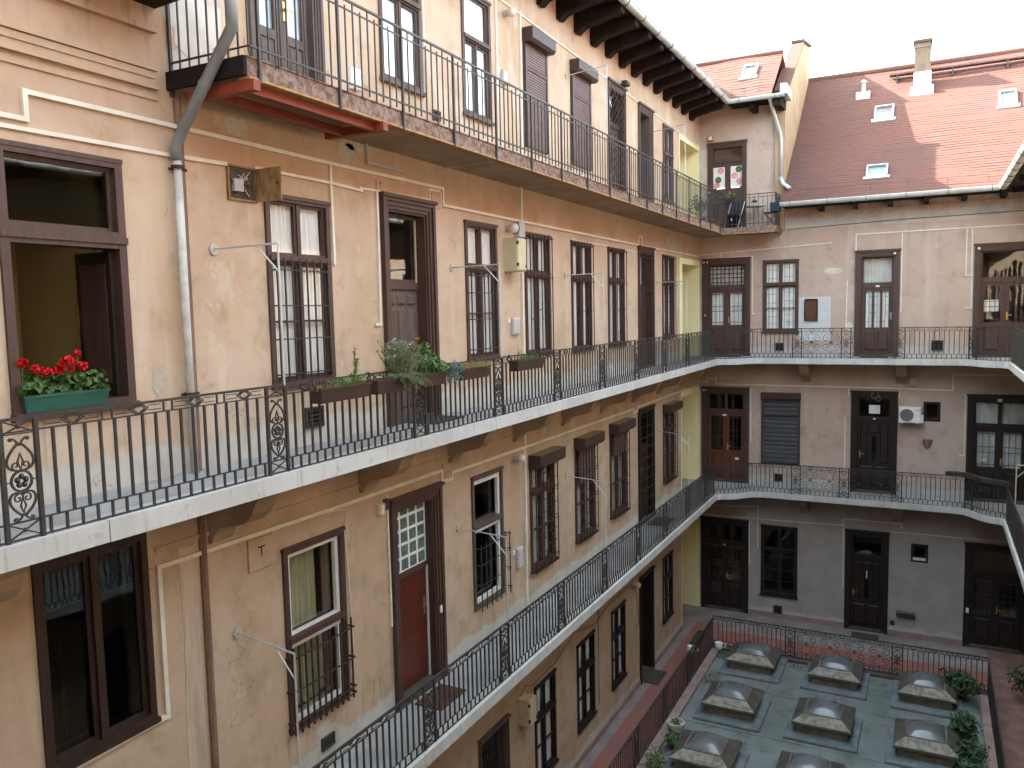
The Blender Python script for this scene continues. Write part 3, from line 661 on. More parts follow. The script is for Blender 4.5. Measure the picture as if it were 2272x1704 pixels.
# the wide stair windows at the near end
a, b, c, d = FLW
mb = frame_mb(TL, a, b, c, d, .072, -.2, .028); mb.box(a, 9.87, -.18, b, 10.01, .025); mb.box(a, 9.91, .025, b+.004, 9.965, .045); mb.box(a-.01, c-.03, -.2, b+.004, c+.03, .07); mb.box(a, d-.03, 0, b+.004, d+.008, .036)
w = O('window', mb, 'wood', LW)
sash(TL, w, a+.072, b-.072, 10.01, d-.072, .034, -.06, 'wood', 'glassdk')
leaf = MB(); leaf.box(-.52, 4.585, 8.62, -.06, 4.625, 9.85); O('open_leaf', leaf, 'wooddk', w)
O('leaf_panel', MB().box(-.46, 4.578, 8.72, -.12, 4.586, 9.75), 'wood', w); O('hinge_strip', MB().box(-.525, 4.58, 9.2, -.515, 4.60, 9.4), 'brass', w)
O('room_wall', MB().box(-1.7, 2.4, 8.0, -1.6, 4.9, 11.2), 'roomyel', LW); O('room_wall', MB().box(-1.6, 4.72, 8.0, -.33, 4.8, 11.2), 'roomyel', LW)
a, b, c, d = FLW1
mb = frame_mb(TL, a, b, c, d, .065, -.2, .03); um = (a+b)/2; mb.box(um-.028, c+.06, -.16, um+.028, d-.06, .02); mb.box(a-.02, c-.03, -.2, b+.02, c+.015, .05)
w = O('window', mb, 'woodfl', LW)
for p, q in ((a+.065, um-.028), (um+.028, b-.065)): sash(TL, w, p, q, c+.065, d-.065, .04, -.04, 'woodfl', 'glassdk')
for k in range(5):
    y = 3.8+.19*k; O('baluster_inside', MB().lathe([(.008, 0), (.014, .1), (.03, .22), (.012, .3), (.03, .42), (.012, .5), (.01, .9)], 8, (-1.1, y, 5.3)), 'brass', w)
# cornice strips over the near windows, cable trunking, patches of mended plaster
for k, (z, h, p) in enumerate(((11.84, .05, .06), (11.50, .035, .035), (11.33, .03, .045), (11.24, .03, .02))):
    O('cornice_strip', MB(TL).box(-1.2, z-h, -.01, 5.12, z, p), 'wallL', LW)
O('cornice_strip', MB(TL).box(-1.2, 11.40, -.01, 5.1, 11.46, .015), 'wallL', LW)
O('cornice_strip', MB(TL).prism([(4.8, 7.16), (21.9, 7.16), (21.9, 7.2), (4.8, 7.2)], 0, .02), 'wallL', LW)
for pts, r in (([(2.0, 10.81), (3.9, 10.81), (3.9, 11.02), (5.25, 11.02), (7.43, 11.01), (9.85, 11.02), (9.85, 10.79), (12.5, 10.78), (18.5, 10.77), (18.5, 10.98), (18.72, 10.98), (18.72, 10.77), (23.98, 10.78)], .020),
               ([(2.0, 10.71), (5.18, 10.75), (5.88, 10.77)], .018), ([(6.27, 10.79), (7.39, 10.79), (8.01, 10.77)], .016), ([(7.98, 10.80), (9.52, 10.83), (9.52, 10.97), (9.80, 10.97), (9.80, 10.76)], .013),
               ([(7.43, 11.01), (7.44, 9.87)], .02), ([(8.31, 10.79), (8.29, 9.14), (8.2, 9.14)], .018), ([(12.3, 11.4), (12.3, 10.8)], .03), ([(12.3, 9.9), (12.32, 7.82)], .024), ([(14.5, 10.78), (14.5, 10.62), (16.3, 10.62), (18.4, 10.6)], .011),
               ([(2.5, 5.58), (4.82, 5.61), (4.82, 7.02), (7.43, 7.01), (9.6, 7.02), (9.6, 6.86), (9.87, 6.85), (9.87, 6.94), (12.25, 6.93), (18.0, 6.92), (18.0, 6.83), (18.3, 6.83), (18.3, 6.93), (23.96, 6.96)], .022),
               ([(8.29, 6.93), (8.3, 5.2)], .016), ([(12.27, 7.15), (12.24, 4.02)], .024), ([(13.54, 6.92), (13.55, 5.8)], .012),
               ([(9.0, 14.26), (11.8, 14.21), (15.6, 14.14), (24.0, 13.99)], .014), ([(11.57, 14.24), (11.57, 12.6)], .018), ([(12.42, 14.22), (12.40, 11.5)], .02), ([(9.48, 14.2), (9.5, 12.25)], .015)):
    trunking(TL, LW, pts, r)
O('grey_conduit', MB(TL).tube([(8.12, 11.36, .03), (8.12, 11.12, .03), (8.91, 11.12, .03)], .018, 6), 'greybox', LW)
O('service_plate', MB(TL).cbox(5.9, 6.63, 0, 6.25, 6.97, .02, .006), 'wallL', LW, label='square hatch with a letter T')
O('hatch_letter', MB(TL).box(6.03, 6.86, .02, 6.13, 6.875, .0215).box(6.073, 6.76, .02, 6.087, 6.86, .0215), 'black', LW)
O('service_plate', MB(TL).cbox(8.31, 10.81, 0, 8.45, 10.95, .02, .005), 'wallL', LW); O('hatch_letter', MB(TL).box(8.35, 10.91, .02, 8.41, 10.918, .0215).box(8.376, 10.85, .02, 8.384, 10.91, .0215), 'black', LW)
O('service_plate', MB(TL).cbox(9.56, 10.72, 0, 9.78, 10.93, .02, .005), 'wallL', LW); O('service_plate', MB(TL).cbox(9.63, 6.88, 0, 9.84, 7.1, .03, .005), 'wallL', LW); O('service_plate', MB(TL).cbox(18.52, 10.8, 0, 18.7, 10.96, .02, .005), 'wallL', LW)
for u, v, a, b, m, s in ((6.05, 11.17, .16, .10, 'greypatch', 3), (7.75, 11.18, .16, .13, 'greypatch', 5), (8.02, 11.28, .28, .05, 'greypatch', 7), (8.9, 11.02, .09, .06, 'greypatch', 9), (5.6, 12.05, .32, .38, 'whitewash', 11),
                         (21.3, 11.0, .55, .22, 'greypatch', 13), (6.98, 4.2, .24, .3, 'greypatch', 15), (4.95, 8.7, .05, .12, 'greypatch', 17), (5.03, 8.75, .03, .05, 'greypatch', 19)):
    patch(TL, LW, u, v, a, b, m, s)
def vent(T, wing, u0, u1, v0, v1, mat='iron', frame=None):
    d = O('vent_cover', frame_mb(T, u0, u1, v0, v1, .025, -.005, .03), frame or mat, wing)
    O('vent_back', MB(T).box(u0+.02, v0+.02, -.004, u1-.02, v1-.02, .006), 'black', d)
    n = 5
    for k in range(1, n): v = v0+(v1-v0)*k/n; O('louvre', MB(T).box(u0+.025, v-.008, .006, u1-.025, v+.008, .024), mat, d)
    return d
vent(TL, LW, 6.84, 7.14, 8.0, 8.24, 'ironrust', 'iron'); vent(TL, LW, 6.87, 7.09, 4.2, 4.35, 'iron'); vent(TL, LW, 9.66, 9.85, 11.95, 12.08, 'ironrust')
O('old_pipe_trace', MB(TL).prism([(5.06, 4.05), (5.25, 4.05), (5.26, 5.2), (5.24, 5.9), (5.27, 7.1), (5.05, 7.12), (5.07, 6.3), (5.03, 5.3)], -.003, .004), 'trace', LW)
O('skirting', MB(TL).box(7.0, -.02, -.005, 10.44, .13, .025).box(11.43, -.02, -.005, 18.36, .13, .025).box(19.43, -.02, -.005, 22.14, .13, .025), 'pinkkerb', LW)
for pts in ([(11.9, 2.62), (12.1, 2.72), (12.4, 2.60), (13.4, 2.62), (14.3, 2.86), (15.4, 2.62), (16.3, 2.78), (17.9, 2.76)], [(17.98, 2.66), (18.12, 2.4), (18.2, 1.9), (18.33, 1.5)], [(15.6, 2.9), (15.58, 1.4), (15.6, .8)], [(7.42, 6.8), (7.47, 6.0), (7.50, 5.3), (7.44, 4.9), (7.5, 4.7)], [(7.0, 7.0), (7.45, 6.95), (7.47, 6.6)]):
    O('loose_cable', MB(TL).tube([(u, v, .018) for u, v in pts], .008, 5), 'pipebr' if pts[0][1] < 3 else 'trunk', LW)
# brown half-round riser beside the pale downpipe
O('brown_riser', MB().tube([(.02, 5.33, -.2), (.015, 5.33, 11.3)], .038, 8), 'pipebr', LW)
# eaves and roof
def rafter_mesh():
    mb = MB(lambda a, b, c: (a, c, b)); mb.prism([(-.02, 14.58), (.07, 14.55), (.18, 14.64), (.34, 14.68), (.95, 14.80), (.97, 14.94), (-.02, 14.98)], -.10, .10); me = mb.mesh('rafter'); fix_normals(me); return me
RAF = rafter_mesh()
for k in range(22): O('rafter', RAF, 'eave', LW, loc=(0, 5.75+.828*k, 0))
O('eave_board', MB().box(-.02, 5.3, 14.98, 1.0, 23.3, 15.0), 'eave', LW)
tp = math.tan(math.radians(40))
def roof_rows(T, polyfn, n, name, par):
    """courses of tiles as a saw-tooth sheet; polyfn(t) gives the two ends of a course at slope fraction t"""
    mb = MB()
    for k in range(n):
        (a0, b0), (a1, b1) = polyfn(k/n), polyfn((k+1)/n); a0, b0, a1, b1 = map(Vector, (a0, b0, a1, b1))
        m = max(4, int((b0-a0).length/.45)); vs = []; rj = random.Random(k*7+n)
        for i in range(m+1):
            f = i/m; e = Vector((0, 0, .009+rj.uniform(-.005, .007))); sag = Vector((0, 0, .02*math.sin(f*9+k*.15)))
            q0, q1 = a0.lerp(b0, f)+sag, a1.lerp(b1, f)+sag; vs += [tuple(q0+e), tuple(q1), tuple(q0-Vector((0, 0, .004)))]
        mb.add(vs, [x for i in range(m) for x in ((3*i, 3*i+3, 3*i+4, 3*i+1), (3*i+2, 3*i+5, 3*i+3, 3*i))])
    return O(name, mb, 'tile', par, kind='stuff')
roof_rows(None, lambda t: ((1.02-5.2*t, 5.0, 14.98+5.2*t*tp), (1.02-5.2*t, 23.3+min(5.2*t, 2.1), 14.98+5.2*t*tp)), 42, 'tile_courses', LW)
O('roof_underside', MB().quad((1.0, 5.0, 14.96), (1.0, 24.2, 14.96), (-4.3, 27, 14.96+5.3*tp), (-4.3, 5.0, 14.96+5.3*tp)).quad((-4.3, 5, 19.4), (-4.3, 27, 19.4), (-9, 27, 15), (-9, 5, 15)), 'eave', LW)
O('roof_gable', MB().quad((1.0, 5.0, 14.9), (-4.3, 5.0, 19.4), (-9, 5.0, 15), (-9, 5, 14.9)), 'wallL', LW)
def gutter(par, p0, p1, r=.085, n=8):
    d = (Vector(p1)-Vector(p0)).normalized(); side = d.cross(Vector((0, 0, 1))); mb = MB(); vs = []
    for p in (p0, p1):
        for rr in (r, r*.86):
            for k in range(n+1):
                t = PI+PI*k/n; vs.append(tuple(Vector(p)+side*(rr*math.cos(t))+Vector((0, 0, rr*math.sin(t)))))
    m = n+1; fs = []
    for k in range(n):
        fs += [(k, k+1, 2*m+k+1, 2*m+k), (m+k+1, m+k, 3*m+k, 3*m+k+1)]
    fs += [(0, 2*m, 3*m, m), (n, m+n, 3*m+n, 2*m+n)]
    mb.add(vs, fs); g = O('gutter', mb, 'zinc', par, smooth=True)
    L = (Vector(p1)-Vector(p0)).length
    O('gutter_bead', MB().tube([tuple(Vector(p0)+side*r), tuple(Vector(p1)+side*r)], .014, 6), 'zinc', par); O('gutter_bead', MB().tube([tuple(Vector(p0)-side*r), tuple(Vector(p1)-side*r)], .012, 6), 'zinc', par)
    for k in range(int(L/.95)+1):
        c = Vector(p0)+d*(.3+.95*k)
        if (c-Vector(p0)).length > L: break
        O('gutter_hook', MB().tube([tuple(c+side*((r+.006)*math.cos(PI+PI*j/8))+Vector((0, 0, (r+.006)*math.sin(PI+PI*j/8)))) for j in range(9)]+[tuple(c+side*(r+.01)+Vector((0, 0, .05)))], .009, 4), 'iron', par)
    return g
gutter(LW, (1.03, 5.0, 14.98), (1.03, 23.25, 14.98))
def snow_guard(par, pts, n):
    for k in range(n):
        p = Vector(pts[0]).lerp(Vector(pts[1]), k/max(1, n-1)); O('snow_hook', MB().tube([tuple(p), tuple(p+Vector((0, 0, .16)))], .008, 4), 'iron', par)
    O('snow_rail', MB().tube([tuple(Vector(pts[0])+Vector((0, 0, .15))), tuple(Vector(pts[1])+Vector((0, 0, .15)))], .007, 4), 'iron', par)
snow_guard(LW, [(.85, 14.5, 15.12), (.85, 23.1, 15.12)], 11)
# dark eave end of the lower roof at the near end
O('eave_end', MB().prism([(-.02, 4.2), (.95, 4.2), (.95, 4.85), (.5, 5.12), (-.02, 5.16)], 12.02, 12.5).mesh('eave_end'), 'eave', LW)

# ------------------------------------------------------------------ back wing
BW = thing('apartment_wing', 'pinkish back wing under a red tiled roof, closing the far end of the court', 'building', (5, BY, 0))
bholes = []
def bd(*a, **k):
    u0, u1, v0, v1 = a[:4]; bholes.append((u0+.06, u1-.06, v0, v1-.06)); return door(BW, TB, *a, **k)
def bw(*a, **k):
    u0, u1, v0, v1 = a[:4]; bholes.append((u0+.04, u1-.04, v0+.02, v1-.03)); return window(BW, TB, *a, **k)
# third floor
d = bd(.26, 1.38, 11.48, 14.03, 'wood', .11, .12, .80, 'double', 'glass', 'plain', None, seed=100)
for u, cs in ((.56, (('pink', .05, .2), ('leaf', -.02, -.06), ('pink', -.06, -.22))), (1.07, (('leaf', .06, .2), ('pink', -.06, .03), ('pink', .08, -.14)))):
    p_ = O('painted_pane', MB(TB).box(u-.17, 12.76, -.094, u+.17, 13.36, -.088), 'white', d)
    for m, du, dv in cs:
        for k in range(10):
            t = 2*PI*k/10; O('painted_petal', MB(TB).prism([(u+du+.05*math.cos(t)+.05*math.cos(t+q), 13.06+dv+.05*math.sin(t)+.05*math.sin(t+q)) for q in (0, 1.3, 2.6, 3.9, 5.2)], -.0875, -.0865+.0002*k), m, d)
O('leaf_board', MB(TB).box(.40, 12.34, -.112, 1.24, 12.74, -.09), 'wood', d)
O('name_plate', MB(TB).box(.78, 12.44, -.09, .9, 12.48, -.08), 'cream', d); O('bell_plate', MB(TB).box(.30, 12.62, .045, .36, 12.68, .058), 'white', d)
# second floor
d = bd(.09, 1.5, 7.82, 10.68, 'wood', .14, .14, .70, 'double', 'glass', 'lattice', 'curtain', seed=110); O('bell_plate', MB(TB).box(.17, 9.0, .05, .2, 9.06, .06), 'white', d)
for u in (.15, .25): O('lamp_bulb', MB().sphere((u, BY-.09, 10.6), .03, 8, 6), 'globe', d)
w = bw(1.85, 2.84, 8.51, 10.57, 'wood', .66, .07, seed=112, gmat='glass'); 
for u in (2.0, 2.12, 2.24, 2.45, 2.57, 2.69): O('lead_came', MB(TB).box(u-.004, 8.6, -.066, u+.004, 9.8, -.062), 'iron', w); O('lead_came', MB(TB).box(u-.004, 9.92, -.066, u+.004, 10.48, -.062), 'iron', w)
for k, v in enumerate((8.75, 8.95, 9.35, 9.6, 10.05, 10.3)):
    O('lead_came', MB(TB).box(1.97, v-.004, -.061, 2.24, v+.004, -.058), 'iron', w); O('lead_came', MB(TB).box(2.45, v+.05, -.061, 2.7, v+.058, -.058), 'iron', w)
d = bd(4.32, 5.43, 7.82, 10.7, 'wood', .13, .14, .67, 'three', 'glass', 'plain', 'curtdk', seed=114); O('number_plate', MB(TB).box(4.84, 9.72, -.085, 4.93, 9.77, -.075), 'white', d); O('lamp_bulb', MB().sphere((5.3, BY-.09, 10.6), .035, 8, 6), 'globe', d)
d = bd(7.16, 8.6, 7.82, 10.72, 'wood', .13, .14, .68, 'double', 'glass', 'plain', None, seed=116); O('lamp_bulb', MB().sphere((7.26, BY-.08, 10.62), .04, 8, 6), 'globe', d); O('curtain', curtain_mb(TB, 7.35, 7.75, 9.0, 9.3, -.2, .012), 'curtain', d)
# first floor
d = bd(.07, 1.48, 4.0, 6.86, 'wood', .14, .14, .74, 'double', 'glassdk', 'two', None, seed=120, leafmat='woodtan'); O('number_plate', MB(TB).box(.68, 6.0, -.08, .8, 6.05, -.07), 'white', d); O('number_plate', MB(TB).box(1.05, 4.68, -.1, 1.16, 4.74, -.09), 'white', d)
for u in (.14, .2): O('lamp_bulb', MB().sphere((u, BY-.09, 6.78), .028, 8, 6), 'globe', d)
w = bw(1.84, 2.92, 4.64, 6.73, 'wooddk', .68, .06, curtain=None, bar=False, sill=False)
O('guide_rail', MB(TB).box(1.84, 4.66, .02, 1.9, 6.55, .07), 'brownbox', w); O('guide_rail', MB(TB).box(2.86, 4.66, .02, 2.92, 6.55, .07), 'brownbox', w)
shutter(TB, w, 1.9, 2.86, 4.68, 6.56, .035, 'shutterdk', .125, True); hood(TB, w, 1.83, 2.93, 6.55, 6.76, .16)
d = bd(4.27, 5.45, 4.0, 6.84, 'wooddk', .14, .14, .72, 'fields', 'glassdk', 'plain', None, seed=124); O('paper_notice', MB(TB).box(4.72, 6.22, -.13, 5.0, 6.46, -.125), 'white', d); O('number_plate', MB(TB).box(4.83, 6.06, -.085, 4.89, 6.1, -.075), 'white', d)
O('wire_hoop', MB(TB).tube([(4.88+.09*math.cos(t*PI/8), 6.75+.09*math.sin(t*PI/8), .06) for t in range(16)], .01, 4, True), 'straw', d); O('wire_hoop', MB(TB).tube([(4.96+.06*math.cos(t*PI/8), 6.66+.07*math.sin(t*PI/8), .075) for t in range(16)], .008, 4, True), 'straw', d)
bholes.append((6.09, 6.46, 6.10, 6.59)); w = O('window', frame_mb(TB, 6.07, 6.48, 6.08, 6.61, .05, -.12, .01), 'wooddk', BW); sash(TB, w, 6.12, 6.43, 6.13, 6.56, .03, -.08, 'wooddk', 'glassdk')
d = bd(7.1, 8.6, 4.0, 6.82, 'wooddk', .13, .14, .70, 'double', 'glass', 'two', 'curtdk', seed=126)
O('ornament', MB().sphere((7.52, BY-.1, 5.25), .05, 8, 6).lathe([(.07, 0), (.05, .06), (.01, .1)], 8, (7.52, BY-.1, 5.10)), 'cream', d); O('name_plate', MB(TB).box(7.78, 6.66, .04, 7.88, 6.74, .055), 'cream', d)
# ground floor
d = bd(.05, 1.48, 0., 2.85, 'wooddk', .14, .12, .73, 'double', 'glassdk', 'plain', None, seed=130, leafmat='wooddk'); O('letter_slot', MB(TB).box(.35, .5, -.09, .62, .8, -.07), 'iron', d); O('drip_rail', MB(TB).box(.22, 1.98, -.08, 1.3, 2.01, -.02), 'woodtan', d); O('number_plate', MB(TB).box(.72, 2.02, -.05, .78, 2.06, -.04), 'white', d)
w = bw(1.84, 2.88, .68, 2.79, 'wooddk', .66, .07, curtain=None, gmat='glassdk', bar=False)
grille(TB, w, 1.92, 2.8, .74, 2.0, 2, [.8, 1.15, 1.5, 1.9], .008, .05, 'iron'); O('white_catch', MB(TB).box(2.40, .78, -.09, 2.425, 1.9, -.06), 'white', w); O('white_sill', MB(TB).box(1.95, .76, -.09, 2.28, .785, -.06), 'white', w); O('white_sill', MB(TB).box(2.46, .75, -.09, 2.78, .775, -.06), 'white', w)
d = bd(4.17, 5.3, 0., 2.89, 'wooddk', .13, .14, .72, 'fields', 'glassdk', 'plain', None, seed=134); O('sticker', MB(TB).add([(4.68, 1.86, -.1), (4.8, 1.86, -.1), (4.755, 1.78, -.1), (4.75, 1.52, -.1), (4.73, 1.52, -.1), (4.725, 1.78, -.1)], [(0, 5, 4, 3, 2, 1)]), 'white', d)
bholes.append((5.87, 6.25, 2.19, 2.66)); w = O('window', frame_mb(TB, 5.85, 6.27, 2.17, 2.68, .05, -.12, .01), 'wooddk', BW); sash(TB, w, 5.9, 6.22, 2.22, 2.63, .03, -.06, 'wooddk', 'glassdk'); O('white_sill', MB(TB).box(5.9, 2.2, -.05, 6.22, 2.28, .0), 'white', w)
d = bd(7.14, 8.6, 0., 2.84, 'wooddk', .13, .14, .70, 'double', 'glassdk', 'plain', None, seed=136); O('paper_notice', MB(TB).box(7.2, .95, .05, 7.27, 1.08, .06), 'white', d)
O('wall', wall_sheet(TB, 0., 8.85, -.5, 12.3, bholes), 'wallB', BW)
O('wall', wall_sheet(TB, 0., 2.45, 12.3, 15.1, [(.32, 1.32, 12.3, 13.97)]), 'wallB', BW)
inn = MB(); inn.box(-4.2, 28.6, -.5, 14, 28.7, 12.5)
for z in FL[1:]: inn.box(-.3, 24.55, z-.3, 14, 28.6, z-.02)
for x in (0.0, 1.66, 3.5, 5.62, 7.0, 8.78): inn.box(x-.03, 24.55, -.3, x+.03, 28.6, 12.2)
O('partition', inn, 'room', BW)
O('wall_strip', MB(TB).box(0., 7.82, -.002, .085, 10.5, .005), 'whitewash', BW); O('wall_strip', MB(TB).box(0.0, 11.48, -.002, .25, 13.9, .005), 'whitewash', BW)
for zz in (0., 4.0): O('wall_strip', MB(TB).box(0.0, zz, -.002, .05, zz+2.7, .005), 'whitewash', BW)
O('mended_field', MB(TB).box(2.85, 8.25, -.002, 3.7, 9.5, .006), 'bluepatch', BW)
nb = O('notice_board', frame_mb(TB, 3.0, 3.36, 8.82, 9.44, .035, .0, .05), 'wooddk', BW); O('board_face', MB(TB).box(3.03, 8.85, .005, 3.33, 9.41, .03), 'woodtan', nb)
for u, v, a, b, m, s in ((3.75, 10.2, .25, .09, 'whitewash', 31), (4.2, 8.62, .09, .16, 'whitewash', 33), (4.22, 10.45, .08, .07, 'greypatch', 37)): patch(TB, BW, u, v, a, b, m, s, .005)
for pts, r in (([(0, 10.83), (1.0, 10.87), (3.7, 10.98)], .014), ([(.62, 10.86), (.62, 10.70), (1.56, 10.72), (1.56, 9.05), (1.62, 9.05)], .013), ([(.15, 10.705), (1.3, 10.72)], .012),
               ([(4.33, 10.71), (4.33, 11.17), (8.8, 11.18)], .016), ([(5.47, 11.17), (5.47, 9.05)], .014), ([(6.98, 11.17), (6.98, 9.95), (7.13, 9.95)], .014), ([(7.1, 11.17), (7.13, 9.1), (7.0, 9.1)], .014), ([(4.12, 9.9), (4.10, 8.6)], .014),
               ([(0., 7.02), (.22, 7.02), (.22, 7.14), (.5, 7.14), (.5, 6.97), (5.5, 6.95), (6.75, 6.93), (6.75, 7.35), (8.8, 7.36)], .016), ([(1.53, 6.88), (1.53, 5.3)], .012), ([(4.2, 6.95), (4.2, 6.7)], .014), ([(5.48, 6.95), (5.48, 6.7)], .014), ([(7.05, 6.85), (7.05, 5.2), (6.95, 5.2)], .012), ([(4.12, 6.1), (4.12, 4.6)], .014),
               ([(.1, 2.93), (1.45, 2.95)], .012), ([(1.5, 2.95), (1.5, 1.5)], .012), ([(.5, 3.25), (1.75, 3.33), (1.75, 2.1)], .013), ([(1.6, 2.95), (4.1, 3.0), (4.1, 3.2), (5.6, 3.2), (5.6, 3.05)], .011), ([(4.12, 3.0), (4.12, 1.2)], .011), ([(5.34, 2.95), (8.8, 2.98)], .010)):
    trunking(TB, BW, pts, r)
O('grey_conduit', MB(TB).tube([(2.5, 11.42, .012), (5.5, 11.5, .012), (8.8, 11.52, .012)], .012, 5), 'pipebr', BW)
vent(TB, BW, 2.22, 2.45, 7.97, 8.2); vent(TB, BW, 6.22, 6.5, 7.99, 8.26); vent(TB, BW, 2.22, 2.44, 4.14, 4.36); vent(TB, BW, 2.22, 2.46, .13, .38); vent(TB, BW, 5.36, 5.48, .3, .42)
for a, b in ((1.5, 4.17), (5.3, 7.14)): O('skirting', MB(TB).box(a, -.1, -.01, b, .15, .03), 'pinkkerb', BW)
O('cornice_strip', MB(TB).box(2.45, 11.78, -.01, 8.85, 11.84, .04), 'wallB', BW); O('cornice_strip', MB(TB).box(2.45, 11.9, -.01, 8.85, 12.2, .02), 'wallB', BW)
# fire wall, roofs
O('fire_wall', MB(lambda a, b, c: (c, a, b)).prism([(24.1, 11.4), (24.1, 15.0), (24.66, 15.6), (27.3, 17.45), (29.0, 17.75), (29.0, 11.4)], 2.18, 2.45).mesh('fire_wall'), 'fire', BW)
for k in range(12):
    y = 24.3+.25*k; z = 15.2+.25*k*.70; O('coping_tile', MB(lambda a, b, c: (c, a, b)).prism([(y-.05, z+.1), (y+.24, z+.30), (y+.24, z+.35), (y-.05, z+.15)], 2.12, 2.51), 'tile', BW)
O('coping_tile', MB(lambda a, b, c: (c, a, b)).prism([(27.2, 17.44), (29.05, 17.76), (29.05, 17.84), (27.2, 17.52)], 2.12, 2.51), 'concdk', BW)
roof_rows(None, lambda t: ((1.02-2.0*t, 23.28+2.0*t, 14.98+2.0*t*tp), (2.2, 23.28+2.0*t, 14.98+2.0*t*tp)), 16, 'tile_courses', BW)
O('ridge_cap', MB().tube([(-1.2, 25.3, 16.66), (2.2, 25.3, 16.66)], .09, 8), 'tile', BW); O('roof_back', MB().quad((-4.3, 25.3, 16.6), (2.2, 25.3, 16.6), (2.2, 29, 13.5), (-4.3, 29, 13.5)), 'tile', BW)
gutter(BW, (1.06, 23.27, 14.98), (2.55, 23.27, 14.98)); snow_guard(BW, [(1.1, 23.5, 15.18), (2.2, 23.5, 15.18)], 4)
O('eave_board', MB().box(.98, 23.3, 14.96, 2.45, 24.2, 14.99), 'eave', BW); O('eave_bracket', MB().box(1.55, 23.5, 14.75, 1.7, 24.2, 14.96), 'eave', BW); O('eave_bracket', MB().box(2.25, 23.35, 14.72, 2.45, 24.2, 14.96), 'eave', BW)
O('gutter_end', MB().prism([(2.45, 23.2), (2.62, 23.25), (2.6, 24.2), (2.45, 24.2)], 14.98, 15.25), 'zinc', BW)
RY0, RZ0, RL = 23.42, 12.08, 5.4
roof_rows(None, lambda t: ((2.46, RY0+RL*t, RZ0+RL*t*tp), (14., RY0+RL*t, RZ0+RL*t*tp)), 58, 'tile_courses', BW)
O('ridge_cap', MB().tube([(2.46, RY0+RL+.03, RZ0+RL*tp+.02), (14, RY0+RL+.03, RZ0+RL*tp+.02)], .10, 8), 'tile', BW); O('roof_back', MB().quad((2.4, RY0+RL, RZ0+RL*tp), (14, RY0+RL, RZ0+RL*tp), (14, 34, 12.1), (2.4, 34, 12.1)), 'tile', BW)
gutter(BW, (2.42, 23.36, 12.07), (7.62, 23.36, 12.07), .10)
O('gutter_box', MB().prism([(2.2, 23.24), (2.45, 23.24), (2.45, 23.5), (2.2, 23.5)], 11.86, 12.1), 'blue', BW)
O('eave_board', MB().box(2.46, 23.4, 12.0, 8.85, 24.2, 12.03), 'eave', BW)
for k in range(6): O('eave_bracket', MB().cbox(3.45+.86*k-.06, 23.45, 11.86, 3.45+.86*k+.06, 24.2, 12.0, .01), 'eave', BW)
snow_guard(BW, [(2.9, 23.62, 12.27), (7.4, 23.62, 12.27)], 6)
def on_roof(y, off=0.): return RZ0+(y-RY0)*tp+off
def roof_window(x0, x1, ya, yb, base, mat='greybox'):
    za, zb = on_roof(ya) if base == 0 else 14.98+(ya-23.28)*tp, on_roof(yb) if base == 0 else 14.98+(yb-23.28)*tp
    n = Vector((0, -math.sin(math.radians(40)), math.cos(math.radians(40))))
    def slab(xa, xb, fa, fb, h0, h1, m, name, par):
        P = [Vector((x, ya+(yb-ya)*f, za+(zb-za)*f))+n*h for h in (h0, h1) for x, f in ((xa, fa), (xb, fa), (xb, fb), (xa, fb))]
        return O(name, MB().add([tuple(p) for p in P], BOXF), m, par)
    f = slab(x0-.06, x1+.06, -.18, 0., .0, .05, 'zinc', 'roof_window', BW)
    slab(x0, x1, .0, .08, .0, .07, mat, 'frame_rail', f); slab(x0, x1, .92, 1., .0, .09, mat, 'frame_rail', f); slab(x0, x0+.04, .08, .92, 0, .08, mat, 'frame_rail', f); slab(x1-.04, x1, .08, .92, 0, .08, mat, 'frame_rail', f)
    slab(x0+.04, x1-.04, .08, .92, .02, .05, 'glass', 'pane', f); slab(x0+.04, x1-.04, .08, .92, .0, .015, 'leaf4', 'blind', f)
roof_window(4.58, 5.10, 26.45, 27.0, 0); roof_window(4.55, 5.08, 24.1, 24.5, 0); roof_window(7.74, 8.17, 26.4, 27.0, 0); roof_window(1.2, 1.6, 24.25, 24.77, 1)
vp = O('vent_pipe', MB().tube([(4.2, 27.72, 15.7), (4.2, 27.72, 16.05)], .06, 8).lathe([(.1, 0), (.12, .03), (.02, .1)], 8, (4.2, 27.72, 16.05)), 'zinc', BW); O('vent_flashing', MB().prism([(4.0, 27.5), (4.4, 27.5), (4.4, 27.95), (4.0, 27.95)], 15.45, 15.75), 'zinc', vp)
ch = O('chimney', MB().box(5.6, 27.52, 15.0, 6.03, 27.98, 16.95), 'chim', BW); O('chimney_cap', MB().cbox(5.56, 27.48, 16.95, 6.07, 28.02, 17.04, .02), 'concdk', ch); O('chimney_band', MB().box(5.58, 27.50, 16.8, 6.05, 28.0, 16.86), 'chim', ch)
O('chimney_flashing', MB().prism([(5.5, 27.34), (6.12, 27.34), (6.12, 28.0), (5.5, 28.0)], 15.2, 15.66), 'zinc', ch); O('chimney_base', MB().box(5.58, 27.5, 15.7, 6.05, 27.515, 16.1), 'white', ch)
O('walk_board', MB().box(4.9, 28.22, 16.25, 9.5, 28.34, 16.29), 'wood2', BW); O('walk_board', MB().box(4.9, 28.08, 16.25, 9.5, 28.20, 16.29), 'wood2', BW)
for x in (5.1, 6.6, 8.0): O('board_stay', MB().box(x, 28.06, 16.0, x+.04, 28.3, 16.25), 'iron', BW)
